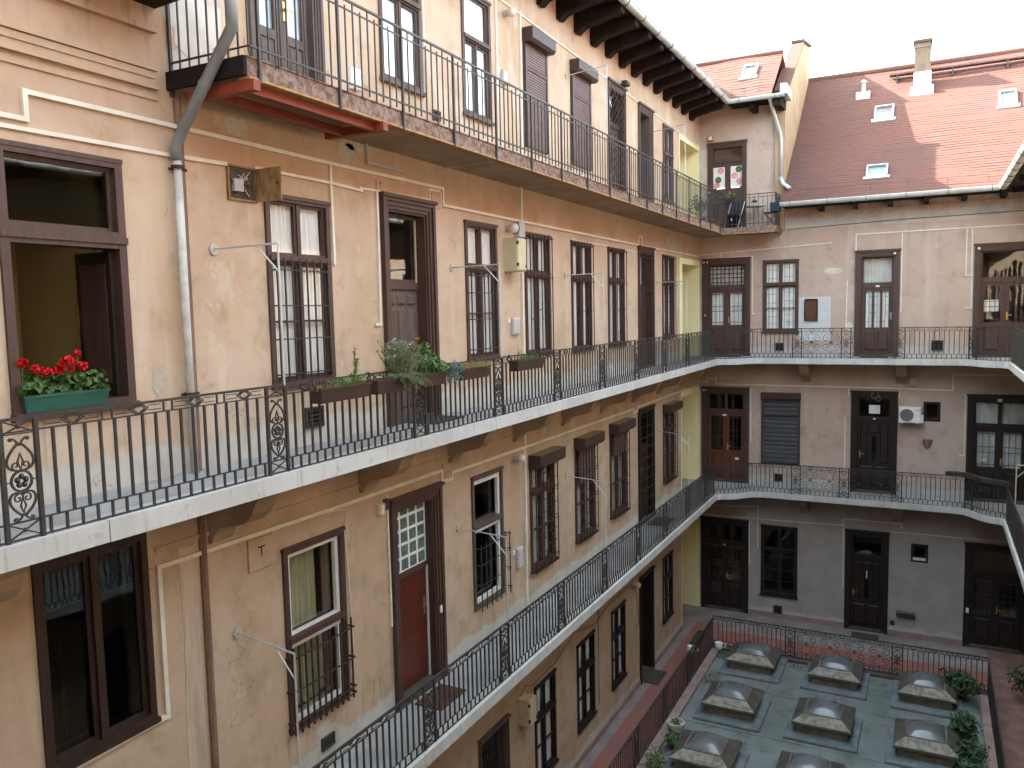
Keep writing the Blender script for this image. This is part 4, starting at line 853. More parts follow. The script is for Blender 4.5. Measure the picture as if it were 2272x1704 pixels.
# ------------------------------------------------------------------ right and front wings (seen at the frame's edge and in the panes)
RW = thing('apartment_wing', 'sunlit wing opposite, seen only as gallery edges and gutter at the right edge', 'building', (XR, 12, 0))
rh = []
for f in (0, 4.0, 7.82):
    for k in range(11):
        y = 2.4+2.0*k
        if k in (1, 6): dd = (-(y+.55), -(y-.55), f, f+2.85); rh.append((dd[0]+.06, dd[1]-.06, dd[2], dd[3]-.06)); O('door', casing(TR, *dd, .11), 'wood', RW); O('leaf', MB(TR).box(dd[0]+.1, f, -.2, dd[1]-.1, f+2.75, -.14), 'wood', RW)
        else:
            dd = (-(y+.5), -(y-.5), f+.7, f+2.75); rh.append((dd[0]+.04, dd[1]-.04, dd[2]+.02, dd[3]-.03)); mb = frame_mb(TR, *dd, .075, -.1, .02); mb.box(-y-.03, dd[2], -.08, -y+.03, dd[3], .01); mb.box(dd[0]+.07, f+2.05, -.08, dd[1]-.07, f+2.13, .01)
            w = O('window', mb, 'wood', RW); O('pane', MB(TR).box(dd[0]+.07, dd[2]+.07, -.05, dd[1]-.07, dd[3]-.07, -.045), 'glassdk', w); O('curtain', MB(TR).box(dd[0]+.07, dd[2]+.07, -.25, dd[1]-.07, dd[3]-.07, -.24), 'curtain', w)
O('wall', wall_sheet(TR, -24.2, 1.2, -.5, 12.3, rh), 'wallL', RW)
O('interior', MB().box(9.3, -1.2, -.5, 9.4, 24.2, 12.3), 'room', RW)
roof_rows(None, lambda t: ((7.78+5.4*t, -1.2, 12.08+5.4*t*tp), (7.78+5.4*t, 23.42+5.4*t, 12.08+5.4*t*tp)), 44, 'tile_courses', RW)
O('eave_board', MB().box(7.8, -1.2, 12.0, 8.85, 23.5, 12.03), 'eave', RW); O('roof_back', MB().quad((13.1, -1.2, 16.6), (13.1, 28, 16.6), (18.5, 28, 12.1), (18.5, -1.2, 12.1)), 'tile', RW)
gutter(RW, (7.70, -1.2, 12.07), (7.70, 23.3, 12.07), .10)
for k in range(12): O('eave_bracket', MB().box(7.85, 1.0+2*k, 11.86, 8.85, 1.12+2*k, 12.0), 'eave', RW)
FW = thing('apartment_wing', 'street side wing behind the viewpoint, hidden from view', 'building', (4, YF, 0))
fh = []
for f in (0, 4.0, 7.82):
    for k in range(4):
        u = -7.4+2.0*k; dd = (u-.5, u+.5, f+.7, f+2.75); fh.append((dd[0]+.04, dd[1]-.04, dd[2]+.02, dd[3]-.03)); w = O('window', frame_mb(TF, *dd, .075, -.1, .02), 'wood', FW); O('pane', MB(TF).box(dd[0]+.07, dd[2]+.07, -.05, dd[1]-.07, dd[3]-.07, -.045), 'glassdk', w)
O('wall', wall_sheet(TF, -8.85, 0, -.5, 15.1, fh), 'wallL', FW); O('interior', MB().box(-.1, -1.8, -.5, 9, -1.7, 15.1), 'room', FW)
O('roof', MB().quad((-2, -.6, 15.1), (11, -.6, 15.1), (11, -7, 20), (-2, -7, 20)), 'tile', FW)

# ------------------------------------------------------------------ galleries
EDGE = [(.95, -.2), (.95, 22.42), (1.02, 22.52), (1.2, 22.56), (1.42, 22.68), (1.6, 22.92), (1.78, 23.12), (2.05, 23.2), (6.85, 23.2), (7.05, 23.14), (7.22, 22.92), (7.38, 22.66), (7.6, 22.48), (7.78, 22.44), (7.85, 22.34), (7.85, -.2)]
class Path:
    def __init__(s, pts):
        s.p = [Vector((x, y)) for x, y in pts]; s.s = [0.]
        for a, b in zip(s.p[:-1], s.p[1:]): s.s.append(s.s[-1]+(b-a).length)
        s.L = s.s[-1]
    def at(s, t):
        t = max(0., min(s.L, t))
        for i in range(len(s.s)-1):
            if t <= s.s[i+1]+1e-9: break
        a, b = s.p[i], s.p[i+1]; f = (t-s.s[i])/max(1e-9, s.s[i+1]-s.s[i]); d = (b-a).normalized()
        return a.lerp(b, f), d
    def normal(s, t):
        d = Vector((0, 0))
        for e in (-.02, .02): d += s.at(t+e)[1]
        d.normalize(); return Vector((-d.y, d.x))
    def off(s, t, k): return s.at(t)[0]+s.normal(t)*k
    def cuts(s, t0, t1): return [t0]+[x for x in s.s if t0+1e-3 < x < t1-1e-3]+[t1]
    def shifted(s, k): return Path([tuple(s.off(t, k)) for t in s.s])
    def sub(s, t0, t1): return Path([tuple(s.at(t)[0]) for t in s.cuts(t0, t1)])
EP = Path(EDGE)
def s_of_y(y): return y+.2
def corbel_mesh():
    pr = [(0, -.60), (.05, -.60), (.09, -.52), (.17, -.44), (.34, -.40), (.50, -.36), (.60, -.27), (.645, -.16), (.70, -.10), (.76, -.075), (.80, -.04), (.80, 0), (0, 0)]
    mb = MB(lambda a, b, c: (a, c, b)); mb.prism(pr, -.13, .13); me = mb.mesh('corbel'); fix_normals(me); return me
CORB = corbel_mesh()
def gallery(zt, label):
    G = thing('gallery', label, 'balcony', (0, 12, zt-.15))
    inner = [tuple(EP.off(t, .16)) for t in EP.s]
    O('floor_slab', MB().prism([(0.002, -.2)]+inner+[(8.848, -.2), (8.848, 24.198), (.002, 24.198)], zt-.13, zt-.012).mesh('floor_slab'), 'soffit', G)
    O('floor_paving', MB().prism([(0.002, -.2)]+inner+[(8.848, -.2), (8.848, 24.198), (.002, 24.198)], zt-.010, zt).mesh('floor_paving'), 'walk', G)
    O('floor_paving', MB().box(.0, -1.2, zt-.13, 8.85, -.2, zt), 'walk', G)
    n = 27; r = random.Random(int(zt*10))
    for k in range(n):
        t0, t1 = EP.L*k/n+.004, EP.L*(k+1)/n-.002; c = EP.cuts(t0, t1); jit = (r.random()-.5)*.006
        poly = [tuple(EP.off(t, -jit)) for t in c]+[tuple(EP.off(t, .21)) for t in reversed(c)]
        O('edge_stone', MB().prism(poly, zt-.155, zt+.004+jit*.5).mesh('edge_stone'), 'edge', G)
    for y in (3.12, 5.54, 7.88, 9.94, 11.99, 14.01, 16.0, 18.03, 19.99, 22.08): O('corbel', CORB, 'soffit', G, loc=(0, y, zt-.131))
    for x in (3.08, 5.53): O('corbel', CORB, 'soffit', G, loc=(x, BY, zt-.131), rz=-PI/2)
    for y in range(2, 22, 2): O('corbel', CORB, 'soffit', G, loc=(XR, y, zt-.131), rz=PI)
    return G
G2 = gallery(7.815, 'middle gallery with a white stone edge on scrolled corbels, at eye level')
G1 = gallery(4.0, 'lower gallery with a white stone edge, one storey above the red walkway')
# top gallery, a rusty steel channel with crumbling lip
G3 = thing('gallery', 'top gallery with a rusted steel edge below the dark eaves', 'balcony', (0, 14, 11.3))
O('floor_slab', MB().prism([(.002, 5.27), (.9, 5.27), (.9, 23.24), (2.3, 23.24), (2.3, 24.198), (.002, 24.198)], 11.34, 11.478).mesh('floor_slab'), 'soffit', G3)
for a, b in zip(range(5, 23, 3), range(8, 26, 3)):
    y0, y1 = max(5.27, a+.0), min(23.2, b-.006)
    O('steel_channel', MB().box(.9, y0, 11.325, .96, y1, 11.485).box(.88, y0, 11.485, .97, y1, 11.497), 'rustband', G3); O('channel_lip', MB().box(.86, y0, 11.30, .985, y1, 11.322), 'rustlip', G3)
O('steel_channel', MB().box(.9, 23.2, 11.325, 2.3, 23.26, 11.485), 'rustband', G3); O('channel_lip', MB().box(.86, 23.18, 11.30, 2.34, 23.26, 11.322), 'rustlip', G3)
O('end_channel', MB().box(.0, 5.23, 11.33, .96, 5.268, 11.49), 'eave', G3); O('end_channel', MB().box(2.3, 23.2, 11.31, 2.36, 24.19, 11.485), 'rustband', G3)
for y in (9.9,): O('cross_joist', MB().box(.02, y, 11.315, .9, y+.03, 11.34), 'greypatch', G3)
# red oxide frame hung under the near end of the top gallery
RF = thing('steel_frame', 'red painted steel prop frame under the near end of the top gallery', 'steel frame', (.8, 6.2, 11.1))
for x in (.42, .83): O('long_beam', MB().box(x, 5.30, 11.215, x+.06, 7.12, 11.298), 'redsteel', RF)
for y in (5.275, 7.12): O('cross_beam', MB().box(.22, y, 11.205, 1.02, y+.08, 11.296), 'redsteel', RF)

# ------------------------------------------------------------------ wrought-iron railings
def spiral(cx, cz, r0, r1, a0, a1, n=12): return [(cx+(r0+(r1-r0)*k/n)*math.cos(a0+(a1-a0)*k/n), 0, cz+(r0+(r1-r0)*k/n)*math.sin(a0+(a1-a0)*k/n)) for k in range(n+1)]
def bez(p, n=10):
    o = []
    for k in range(n+1):
        t = k/n; q = [Vector((a, 0, b)) for a, b in p]
        while len(q) > 1: q = [a.lerp(b, t) for a, b in zip(q[:-1], q[1:])]
        o.append(tuple(q[0]))
    return o
PW, PH = .235, .82
def scroll_panel_mesh():
    """narrow ornamental panel: crosses, two hearts, ring with rosette; local x across, z up"""
    mb = MB(); r = .0095; h = PW/2-.015
    for z0, z1 in ((.02, .12), (PH-.10, PH-.015)):
        for s in (1, -1): mb.tube([(-h*s, 0, z0), (h*s, 0, z1)], .007, 4)
        mb.sphere((0, 0, (z0+z1)/2), .017, 6, 4)
    mb.tube([(-h, 0, .125), (h, 0, .125)], .006, 4); mb.tube([(-h, 0, PH-.105), (h, 0, PH-.105)], .006, 4)
    zc = .40; R = .068
    mb.tube([(R*math.cos(2*PI*k/16), 0, zc+R*math.sin(2*PI*k/16)) for k in range(16)], .010, 4, True)
    for k in range(5): t = 2*PI*k/5+.3; mb.sphere((.03*math.cos(t), 0, zc+.03*math.sin(t)), .021, 6, 4)
    mb.tube([(-h, 0, zc), (-R, 0, zc)], .006, 4); mb.tube([(R, 0, zc), (h, 0, zc)], .006, 4)
    for sx in (1, -1):
        f = lambda pts: [(x*sx, y, z) for x, y, z in pts]
        # upper heart (point up)
        mb.tube(f(bez([(.005, zc+R), (.12, zc+R+.01), (.115, zc+.16), (.005, zc+.255)], 10)), r, 4); mb.tube(f(bez([(.005, zc+.235), (.02, zc+.30), (.09, zc+.31), (.075, zc+.262), (.045, zc+.262), (.05, zc+.285)], 10)), r*.85, 4)
        mb.tube(f(spiral(.032, zc+.105, .03, .006, -PI/2, PI*1.6, 12)), r*.7, 4)
        # lower heart (point down)
        mb.tube(f(bez([(.005, zc-R-.02), (.05, zc-R+.02), (.125, zc-R-.02), (.10, zc-.17), (.005, zc-.235)], 10)), r, 4); mb.tube(f(bez([(.005, zc-.22), (.02, zc-.275), (.09, zc-.275), (.07, zc-.235), (.045, zc-.245)], 9)), r*.85, 4)
        mb.tube(f(spiral(.030, zc-.115, .03, .006, PI/2, -PI*1.6, 12)), r*.7, 4)
    for z0, a in ((zc+.13, .055), (zc-.165, .05)): mb.tube([(0, 0, z0-a), (.018, 0, z0), (0, 0, z0+a), (-.018, 0, z0)], r*.8, 4, True)
    mb.tube([(0, 0, zc+R), (0, 0, zc+.09)], r*.7, 4); mb.tube([(0, 0, zc-R), (0, 0, zc-.12)], r*.7, 4)
    return mb.mesh('scroll_panel')
SCROLL = scroll_panel_mesh()
def ornate_mesh(Wd):
    """wide bay of paired C-scrolls round rings"""
    mb = MB(); z0, z1 = .14, PH-.10; zc = (z0+z1)/2; n = max(1, round(Wd/.55)); cw = Wd/n
    for i in range(n):
        cx = -Wd/2+cw*(i+.5)
        for sx in (1, -1):
            for sz in (1, -1):
                c = (cx+sx*cw*.24, zc+sz*.115)
                mb.tube(spiral(c[0], c[1], .112, .02, (PI*.75 if sx > 0 else PI*.25)*sz*1.0+(0), ((PI*.75)-2*PI*1.35 if sx > 0 else PI*.25+2*PI*1.35)*sz, 20), .0085, 4)
        mb.tube([(cx+.05*math.cos(2*PI*k/12), 0, zc+.05*math.sin(2*PI*k/12)) for k in range(12)], .008, 4, True); mb.sphere((cx, 0, zc), .028, 6, 4)
        for z, d in ((z0+.03, 1), (z1-.03, -1)):
            mb.tube([(cx-.05, 0, z), (cx+.05, 0, z)], .009, 4); mb.tube([(cx, 0, z-.035), (cx, 0, z+.035)], .009, 4)
    for s in (-1, 1):
        x = s*(Wd/2-.03); mb.sphere((x, 0, zc), .02, 6, 4)
    for z in (z0+.03, z1-.03): mb.tube([(-Wd/2, 0, z), (Wd/2, 0, z)], .006, 4)
    return mb.mesh('ornament_panel')
_c = {}
def bar_mesh(h, r, nm='baluster'):
    k = (round(h, 3), r, nm)
    if k not in _c: m = MB().box(-r, -r, 0, r, r, h).mesh(nm); _c[k] = m
    return _c[k]
def frieze_mesh():
    mb = MB(); z0, z1 = PH-.085, PH-.012; zc = (z0+z1)/2; a = .055; b = (z1-z0)/2; r = .0085
    mb.tube([(-a, 0, zc), (0, 0, zc+b), (a, 0, zc), (0, 0, zc-b)], r, 4, True)
    for s in (1, -1):
        mb.tube([(s*.022, 0, z1), (s*.085, 0, zc-.0), (s*.022, 0, z0)], r, 4)
        mb.tube([(s*.085, 0, zc+.018), (s*.2, 0, zc+.018)], r*.6, 4); mb.tube([(s*.085, 0, zc-.018), (s*.2, 0, zc-.018)], r*.6, 4)
    return mb.mesh('frieze_ornament')
FRZ = frieze_mesh()
def railing(label, path, z0, pans, orn=(), name='railing', mat='iron', step=.1165, rail_end=True, group=None):
    """pans: centres (s) of scroll panels, orn: (s0, s1) spans filled with wide ornament, rest balusters"""
    a = path.at(0)[0]; R = thing(name, label, 'railing', (a.x, a.y, z0), group)
    for h, r, nm in ((PH-.006, .018, 'handrail'), (PH-.092, .010, 'rail'), (.128, .010, 'rail'), (.012, .010, 'rail')):
        O(nm, MB().tube([(*path.at(t)[0], z0+h) for t in path.s], r, 4, flat=.75), mat, R)
    spans = []; cur = 0.
    for s in sorted(pans):
        spans.append((cur, s-PW/2)); cur = s+PW/2
        p, d = path.at(s); ang = math.atan2(d.y, d.x)
        O('scroll_panel', SCROLL, mat, R, loc=(p.x, p.y, z0), rz=ang)
        for e in (-PW/2, PW/2):
            q = path.at(s+e)[0]; O('post', bar_mesh(PH, .014, 'post'), mat, R, loc=(q.x, q.y, z0), rz=ang)
    spans.append((cur, path.L))
    for s0, s1 in spans:
        if s1-s0 < .1: continue
        for o0, o1 in orn:
            if s0-.15 < o0 and o1 < s1+.15:
                p, d = path.at((s0+s1)/2); O('ornament_panel', ornate_mesh(s1-s0), mat, R, loc=(p.x, p.y, z0), rz=math.atan2(d.y, d.x)); isor = True; break
        else: isor = False
        n = max(1, round((s1-s0)/step))
        for k in range(n):
            if k and not isor:
                q = path.at(s0+(s1-s0)*k/n)[0]; O('baluster', bar_mesh(PH-.22, .0093), mat, R, loc=(q.x, q.y, z0+.128))
            q = path.at(s0+(s1-s0)*(k+.5)/n)[0]; O('foot_bar', bar_mesh(.125, .0085, 'foot_bar'), mat, R, loc=(q.x, q.y, z0+.005))
        m = max(1, round((s1-s0)/.5))
        for k in range(m):
            p, d = path.at(s0+(s1-s0)*(k+.5)/m); ang = math.atan2(d.y, d.x); O('frieze_ornament', FRZ, mat, R, loc=(p.x, p.y, z0), rz=ang)
            if k:
                for e in (-.04, .04): q = path.at(s0+(s1-s0)*k/m+e)[0]; O('frieze_bar', bar_mesh(.085, .006, 'frieze_bar'), mat, R, loc=(q.x, q.y, z0+PH-.09))
    return R
RP = EP.shifted(.06)
yl = RP.s[1]; sy = lambda y: y+.2
PY = [1.0, 3.14, 5.495, 7.815, 9.77, 11.755, 13.75, 15.695, 17.62, 19.56, 21.4]
sb0 = RP.s[7]; sb1 = RP.s[8]
sx = lambda x: sb0+(x-2.05)
for zt, nm in ((7.819, 'eye level'), (4.004, 'lower')):
    wh = {'eye level': ('middle', 'hung with planters'), 'lower': ('lower', 'seen from above')}[nm]
    railing(f'black wrought iron railing with scroll panels on the left run of the {wh[0]} gallery', RP.sub(0, yl), zt, [sy(y) for y in PY])
    pb = RP.sub(yl, RP.s[-2]); o = yl
    railing(f'wrought iron railing with a wide scrollwork centre on the back run of the {wh[0]} gallery', pb, zt, [sx(2.95)-o, sx(4.2)-o, sx(5.5)-o, sx(7.2)-o], [(sx(3.07)-o, sx(4.08)-o), (sx(4.32)-o, sx(5.38)-o)])
    pr = RP.sub(RP.s[-2], RP.L)
    railing(f'wrought iron railing of the {wh[0]} gallery, running out of view at the right edge', pr, zt, [.3+2.0*k for k in range(10)])
# ground level fence round the yard
FX0, FX1, FYB = 1.09, 7.58, 21.47
railing('low iron fence beside the red walkway, on the kerb below the left wall', Path([(FX0, 4.0), (FX0, FYB)]), .02, [1.0+1.98*k for k in range(8)], name='yard_fence')
railing('low iron fence with a wide scrollwork centre at the far end of the yard', Path([(FX0, FYB), (FX1, FYB)]), .02, [2.0, 4.55], [(2.1, 4.45)], name='yard_fence')
railing('low iron fence at the right side of the yard beside the bushes', Path([(FX1, FYB), (FX1, 8)]), .02, [2.0+2*k for k in range(6)], name='yard_fence')
# plain railing of the top gallery
def plain_railing():
    R = thing('railing', 'plain spiked iron bar railing of the top gallery', 'railing', (.96, 5.3, 11.5)); mat = 'iron'
    P = Path([(.02, 5.28), (.985, 5.28), (.985, 23.28), (2.33, 23.28), (2.33, 24.15)])
    for z, r in ((12.375, .016), (12.285, .010), (11.575, .012)): O('handrail' if z > 12.3 else 'rail', MB().tube([(*p, z) for p in P.p], r, 4), mat, R)
    n = int(P.L/.1195)
    for k in range(n+1):
        t = P.L*k/n; q = P.at(t)[0]; m = k % 9
        if m == 0: O('post', MB().box(-.013, -.013, -.2, .013, .013, .9).mesh('post') if 'post3' not in _c else _c['post3'], mat, R, loc=(q.x, q.y, 11.48))
        else:
            hi = k % 2 == 0; O('baluster', bar_mesh(.86 if hi else .84, .0065, 'bar_a' if hi else 'bar_b'), mat, R, loc=(q.x, q.y, 11.51 if hi else 11.48))
plain_railing()

# ------------------------------------------------------------------ downpipes
DP = thing('downpipe', 'pale downpipe with a slanting zinc offset beside the near stair window', 'downpipe', (.1, 5.22, 7.8))
O('pipe', MB().tube([(.10, 5.22, 7.82), (.10, 5.22, 10.72)], .038, 10), 'pipe', DP, True)
O('pipe', MB().tube([(.10, 5.22, 10.70), (.10, 5.21, 10.80), (.14, 5.20, 10.86), (.92, 5.16, 11.70), (.97, 5.12, 11.80), (.98, 5.10, 11.95), (.98, 5.06, 14.9)], .050, 10), 'zincdk', DP, True)
for z in (8.55, 10.62): O('clamp', MB().lathe([(.058, 0), (.058, .03)], 10, (.10, 5.22, z)).box(0, 5.2, z, .06, 5.36, z+.02), 'ironrust', DP)
for f in (0.02, .5): O('joint_band', MB().tube([(.14+.78*f, 5.20-.04*f, 10.86+.84*f), (.16+.78*f, 5.20-.04*f, 10.885+.84*f)], .055, 10), 'zincdk', DP)
DP2 = thing('downpipe', 'zinc swan-neck downpipe on the back wall above the small balcony', 'downpipe', (2.3, 24.1, 12.5))
O('pipe', MB().tube([(2.15, 23.33, 14.95), (2.17, 23.6, 14.75), (2.33, 24.02, 14.1), (2.35, 24.08, 13.9), (2.34, 24.1, 12.85)], .05, 10), 'zinc', DP2, True)
O('pipe', MB().tube([(2.34, 24.08, 12.86), (2.42, 23.98, 12.68), (2.62, 23.82, 12.52)], .058, 10), 'zinc', DP2, True); O('joint_band', MB().tube([(2.35, 24.08, 13.88), (2.35, 24.08, 13.94)], .058, 10), 'zinc', DP2)

# ------------------------------------------------------------------ things on the left wing
def drying_bracket(yw, ye, z, zr, label):
    B = thing('drying_bracket', label, 'bracket', (0, yw, z), 'iron drying brackets over the galleries')
    O('mount', MB(TL).prism([(yw+.055*math.cos(k*PI/5), z+.06*math.sin(k*PI/5)) for k in range(10)], 0, .018), 'greypatch', B)
    e = (.90, ye, z); O('arm', MB().tube([(0, yw, z), e], .010, 5), 'zinc', B); O('pole', MB().tube([e, (.90, ye, zr)], .010, 5), 'zinc', B)
    p = Vector((0, yw, z)).lerp(Vector(e), .68); O('brace', MB().tube([tuple(p), (.90, ye, z-.26)], .008, 5), 'zinc', B)
for yw, ye, z, zr, l in ((5.67, 5.60, 9.93, 8.63, 'beside the near barred casement on the middle gallery'), (10.06, 9.86, 9.92, 8.63, 'right of the open panelled door on the middle gallery'), (14.15, 13.82, 9.93, 8.63, 'between the barred windows past the cream meter cabinet'), (19.94, 19.45, 9.92, 8.63, 'at the far end of the middle gallery'),
                         (5.71, 5.56, 6.07, 4.82, 'beside the olive curtained window on the lower gallery'), (10.03, 9.86, 6.07, 4.82, 'right of the glass block door on the lower gallery'), (14.06, 13.82, 6.08, 4.82, 'between the shuttered windows on the lower gallery'), (20.06, 19.6, 6.1, 4.82, 'at the far end of the lower gallery'),
                         (14.34, 14.12, 13.66, 11.5, 'at the second roller shutter on the top gallery'), (19.72, 19.35, 13.62, 11.5, 'at the far end of the top gallery')):
    drying_bracket(yw, ye, z, zr, 'thin grey iron drying bracket '+l)
def meter(y0, y1, z0, z1, d, label, mat='cream'):
    B = thing('meter_cabinet', label, 'cabinet', (0, (y0+y1)/2, z0)); O('case', MB(TL).cbox(y0, z0, 0, y1, z1, d, .012), mat, B)
    O('cabinet_door', MB(TL).cbox(y0+.015, z0+.015, d, y1-.015, z1-.015, d+.012, .006), mat, B); O('lock', MB(TL).box(y1-.05, z0+.06, d+.012, y1-.025, z0+.1, d+.03), 'iron', B)
    for z in (z0+.08, z1-.1): O('hinge', MB(TL).box(y0-.004, z, d-.02, y0+.012, z+.05, d+.016), 'ironrust', B)
    return B
meter(11.68, 11.98, 9.92, 10.45, .26, 'cream metal meter cabinet on the wall of the middle gallery')
meter(11.84, 12.12, 2.12, 2.58, .22, 'yellowish metal meter cabinet on the ground floor wall')
J = thing('junction_box', 'grey junction box above the cream meter cabinet', 'box', (0, 12.2, 10.5)); O('case', MB(TL).cbox(12.08, 10.5, 0, 12.3, 10.76, .1, .01), 'greybox', J)
def globe_lamp(p, r, label, wire=False):
    L = thing('wall_lamp', label, 'lamp', (0, p[1], p[2])); O('globe', MB().sphere(p, r, 14, 10), 'globe', L, True)
    O('lamp_base', MB(TL).prism([(p[1]+.05*math.cos(k*PI/5), p[2]+.05*math.sin(k*PI/5)) for k in range(10)], 0, p[0]-r*.6), 'greybox', L)
    if wire:
        for k in range(4): O('guard_wire', MB().tube([(p[0]+(r+.012)*math.cos(PI*j/8-PI/2)*math.cos(k*PI/4), p[1]+(r+.012)*math.cos(PI*j/8-PI/2)*math.sin(k*PI/4), p[2]+(r+.012)*math.sin(PI*j/8-PI/2)) for j in range(9)], .004, 4), 'iron', L)
globe_lamp((.13, 11.82, 10.62), .085, 'caged bulkhead lamp left of the cream meter cabinet', True)
globe_lamp((.15, 11.87, 14.03), .075, 'white globe lamp on the top floor wall before the first roller shutter')
globe_lamp((.15, 11.89, 6.8), .08, 'white globe lamp on the lower gallery wall beside the pale conduit')
globe_lamp((.12, 17.95, 2.68), .07, 'small pale globe lamp over the ground floor walkway')
for y0, y1, z0, z1, l in ((11.87, 12.1, 8.88, 9.16, 'grey plastic intercom box below the cream meter cabinet'), (11.86, 12.05, 4.9, 5.24, 'grey plastic meter box left of the white conduit on the lower gallery'), (11.7, 11.86, 12.9, 13.12, 'grey plastic box left of the first roller shutter on the top floor')):
    B = thing('wall_box', l, 'box', (0, y0, z0)); O('case', MB(TL).cbox(y0, z0, 0, y1, z1, .07, .02), 'greybox', B); O('switch', MB(TL).cbox(y0-.1, z1-.08, 0, y0-.05, z1-.01, .03, .006), 'white', B)
S2 = thing('security_sensor', 'white and yellow door sensor left of the glass block doorway', 'sensor', (0, 8.15, 6.75)); O('case', MB(TL).cbox(8.08, 6.72, 0, 8.2, 6.86, .06, .01), 'cream', S2); O('cover', MB(TL).cbox(8.09, 6.73, .06, 8.14, 6.85, .08, .006), 'white', S2); O('bracket', MB(TL).box(8.22, 6.76, 0, 8.3, 6.9, .05), 'iron', S2)
FD = thing('floodlight', 'small black floodlight above the scissor grille door on the top floor', 'lamp', (.1, 17.35, 14.2)); O('housing', MB(TL).cbox(17.27, 14.16, .06, 17.47, 14.26, .2, .02), 'iron', FD); O('stem', MB(TL).box(17.35, 14.18, 0, 17.39, 14.22, .06), 'iron', FD)
WB = thing('wall_box', 'white plastic panel low on the top floor wall between door and casement', 'box', (0, 7.95, 12.05)); O('case', MB(TL).cbox(7.85, 11.95, 0, 8.05, 12.2, .06, .015), 'white', WB); O('grille_slot', MB(TL).box(7.88, 12.12, .06, 8.02, 12.135, .063), 'greybox', WB)
BT = thing('plastic_canister', 'white plastic canister standing on the middle gallery floor by the barred windows', 'canister', (.12, 16.2, 7.815)); O('body', MB().lathe([(.07, 0), (.085, .02), (.085, .2), (.05, .26), (.025, .28), (.025, .31)], 12, (.13, 16.2, 7.816)), 'white', BT); O('cap', MB().lathe([(.03, 0), (.03, .03)], 10, (.13, 16.2, 8.12)), 'white', BT)
# rusty cabinet standing open, full of wires
RC = thing('wiring_cabinet', 'rusty open wiring cabinet left of the near barred casement', 'cabinet', (0, 6.07, 10.43))
O('frame', frame_mb(TL, 5.88, 6.26, 10.43, 10.78, .02, 0, .03), 'rustplate', RC); O('back_plate', MB(TL).box(5.9, 10.45, .002, 6.24, 10.76, .008), 'concdk', RC)
O('cabinet_door', MB().box(.03, 6.245, 10.44, .37, 6.257, 10.77), 'rustplate', RC); O('lock', MB().tube([(.33, 6.24, 10.61), (.33, 6.235, 10.61)], .018, 8), 'iron', RC)
rr = random.Random(5)
for k in range(14):
    p = [(5.92+.3*rr.random(), 10.46+.28*rr.random(), .012+.03*rr.random()) for _ in range(4)]
    O('wire', MB(TL).tube([tuple(Vector(p[0])*(1-t)**3+3*Vector(p[1])*t*(1-t)**2+3*Vector(p[2])*t*t*(1-t)+Vector(p[3])*t**3) for t in [i/8 for i in range(9)]], .005, 4), rr.choice(['straw', 'concrete', 'iron', 'whitewash']), RC)
O('terminal_block', MB(TL).box(5.94, 10.52, .008, 6.06, 10.64, .05), 'greybox', RC)

# ------------------------------------------------------------------ plants
def leaves(mb, c, rad, n, size, r, up=.2, round_=False, thin=1.):
    for _ in range(n):
        while True:
            d = Vector((r.uniform(-1, 1), r.uniform(-1, 1), r.uniform(-1, 1)))
            if d.length <= 1: break
        p = Vector(c)+Vector((d.x*rad[0], d.y*rad[1], d.z*rad[2])); nrm = (d+Vector((r.gauss(0, .4), r.gauss(0, .4), up+r.gauss(0, .4)))).normalized()
        a = nrm.orthogonal().normalized(); a.rotate(Matrix.Rotation(r.random()*6.28, 3, nrm)); b = nrm.cross(a); s = size*(.6+.7*r.random())
        if round_:
            k = 7; pts = [p+a*(s*math.cos(2*PI*i/k))+b*(s*math.sin(2*PI*i/k))+nrm*(s*.18*(1 if i % 2 else -1)) for i in range(k)]
            mb.add([tuple(p-nrm*s*.25)]+[tuple(q) for q in pts], [(0, 1+i, 1+(i+1) % k) for i in range(k)])
        else:
            mb.add([tuple(p-a*s), tuple(p+b*s*.38*thin+nrm*s*.1), tuple(p+a*s), tuple(p-b*s*.38*thin+nrm*s*.1)], [(0, 1, 2, 3)])
def stalks(mb, base, n, h, spread, r, rad=.004, lean=(0, 0), droop=0.):
    tips = []
    for _ in range(n):
        b = Vector((base[0]+r.uniform(-1, 1)*base[3], base[1]+r.uniform(-1, 1)*base[4], base[2])); hh = h*(.6+.5*r.random())
        t = b+Vector((lean[0]+r.gauss(0, spread), lean[1]+r.gauss(0, spread), hh)); m = b.lerp(t, .55)+Vector((0, 0, hh*.12)); t.z -= droop*r.random()*h
        mb.tube([tuple(b), tuple(m), tuple(t)], [rad, rad*.8, rad*.4], 3); tips.append((b, m, t))
    return tips
def needles(mb, tips, n, size, r, thin=.5):
    for b, m, t in tips:
        for _ in range(n):
            f = .15+.85*r.random(); p = (b.lerp(m, f*2) if f < .5 else m.lerp(t, f*2-1)); d = Vector((r.gauss(0, 1), r.gauss(0, 1), .5+r.random())).normalized()*size*(.6+.6*r.random()); s = d.orthogonal().normalized()*size*.13*thin
            mb.add([tuple(p-s), tuple(p+s), tuple(p+d)], [(0, 1, 2)])
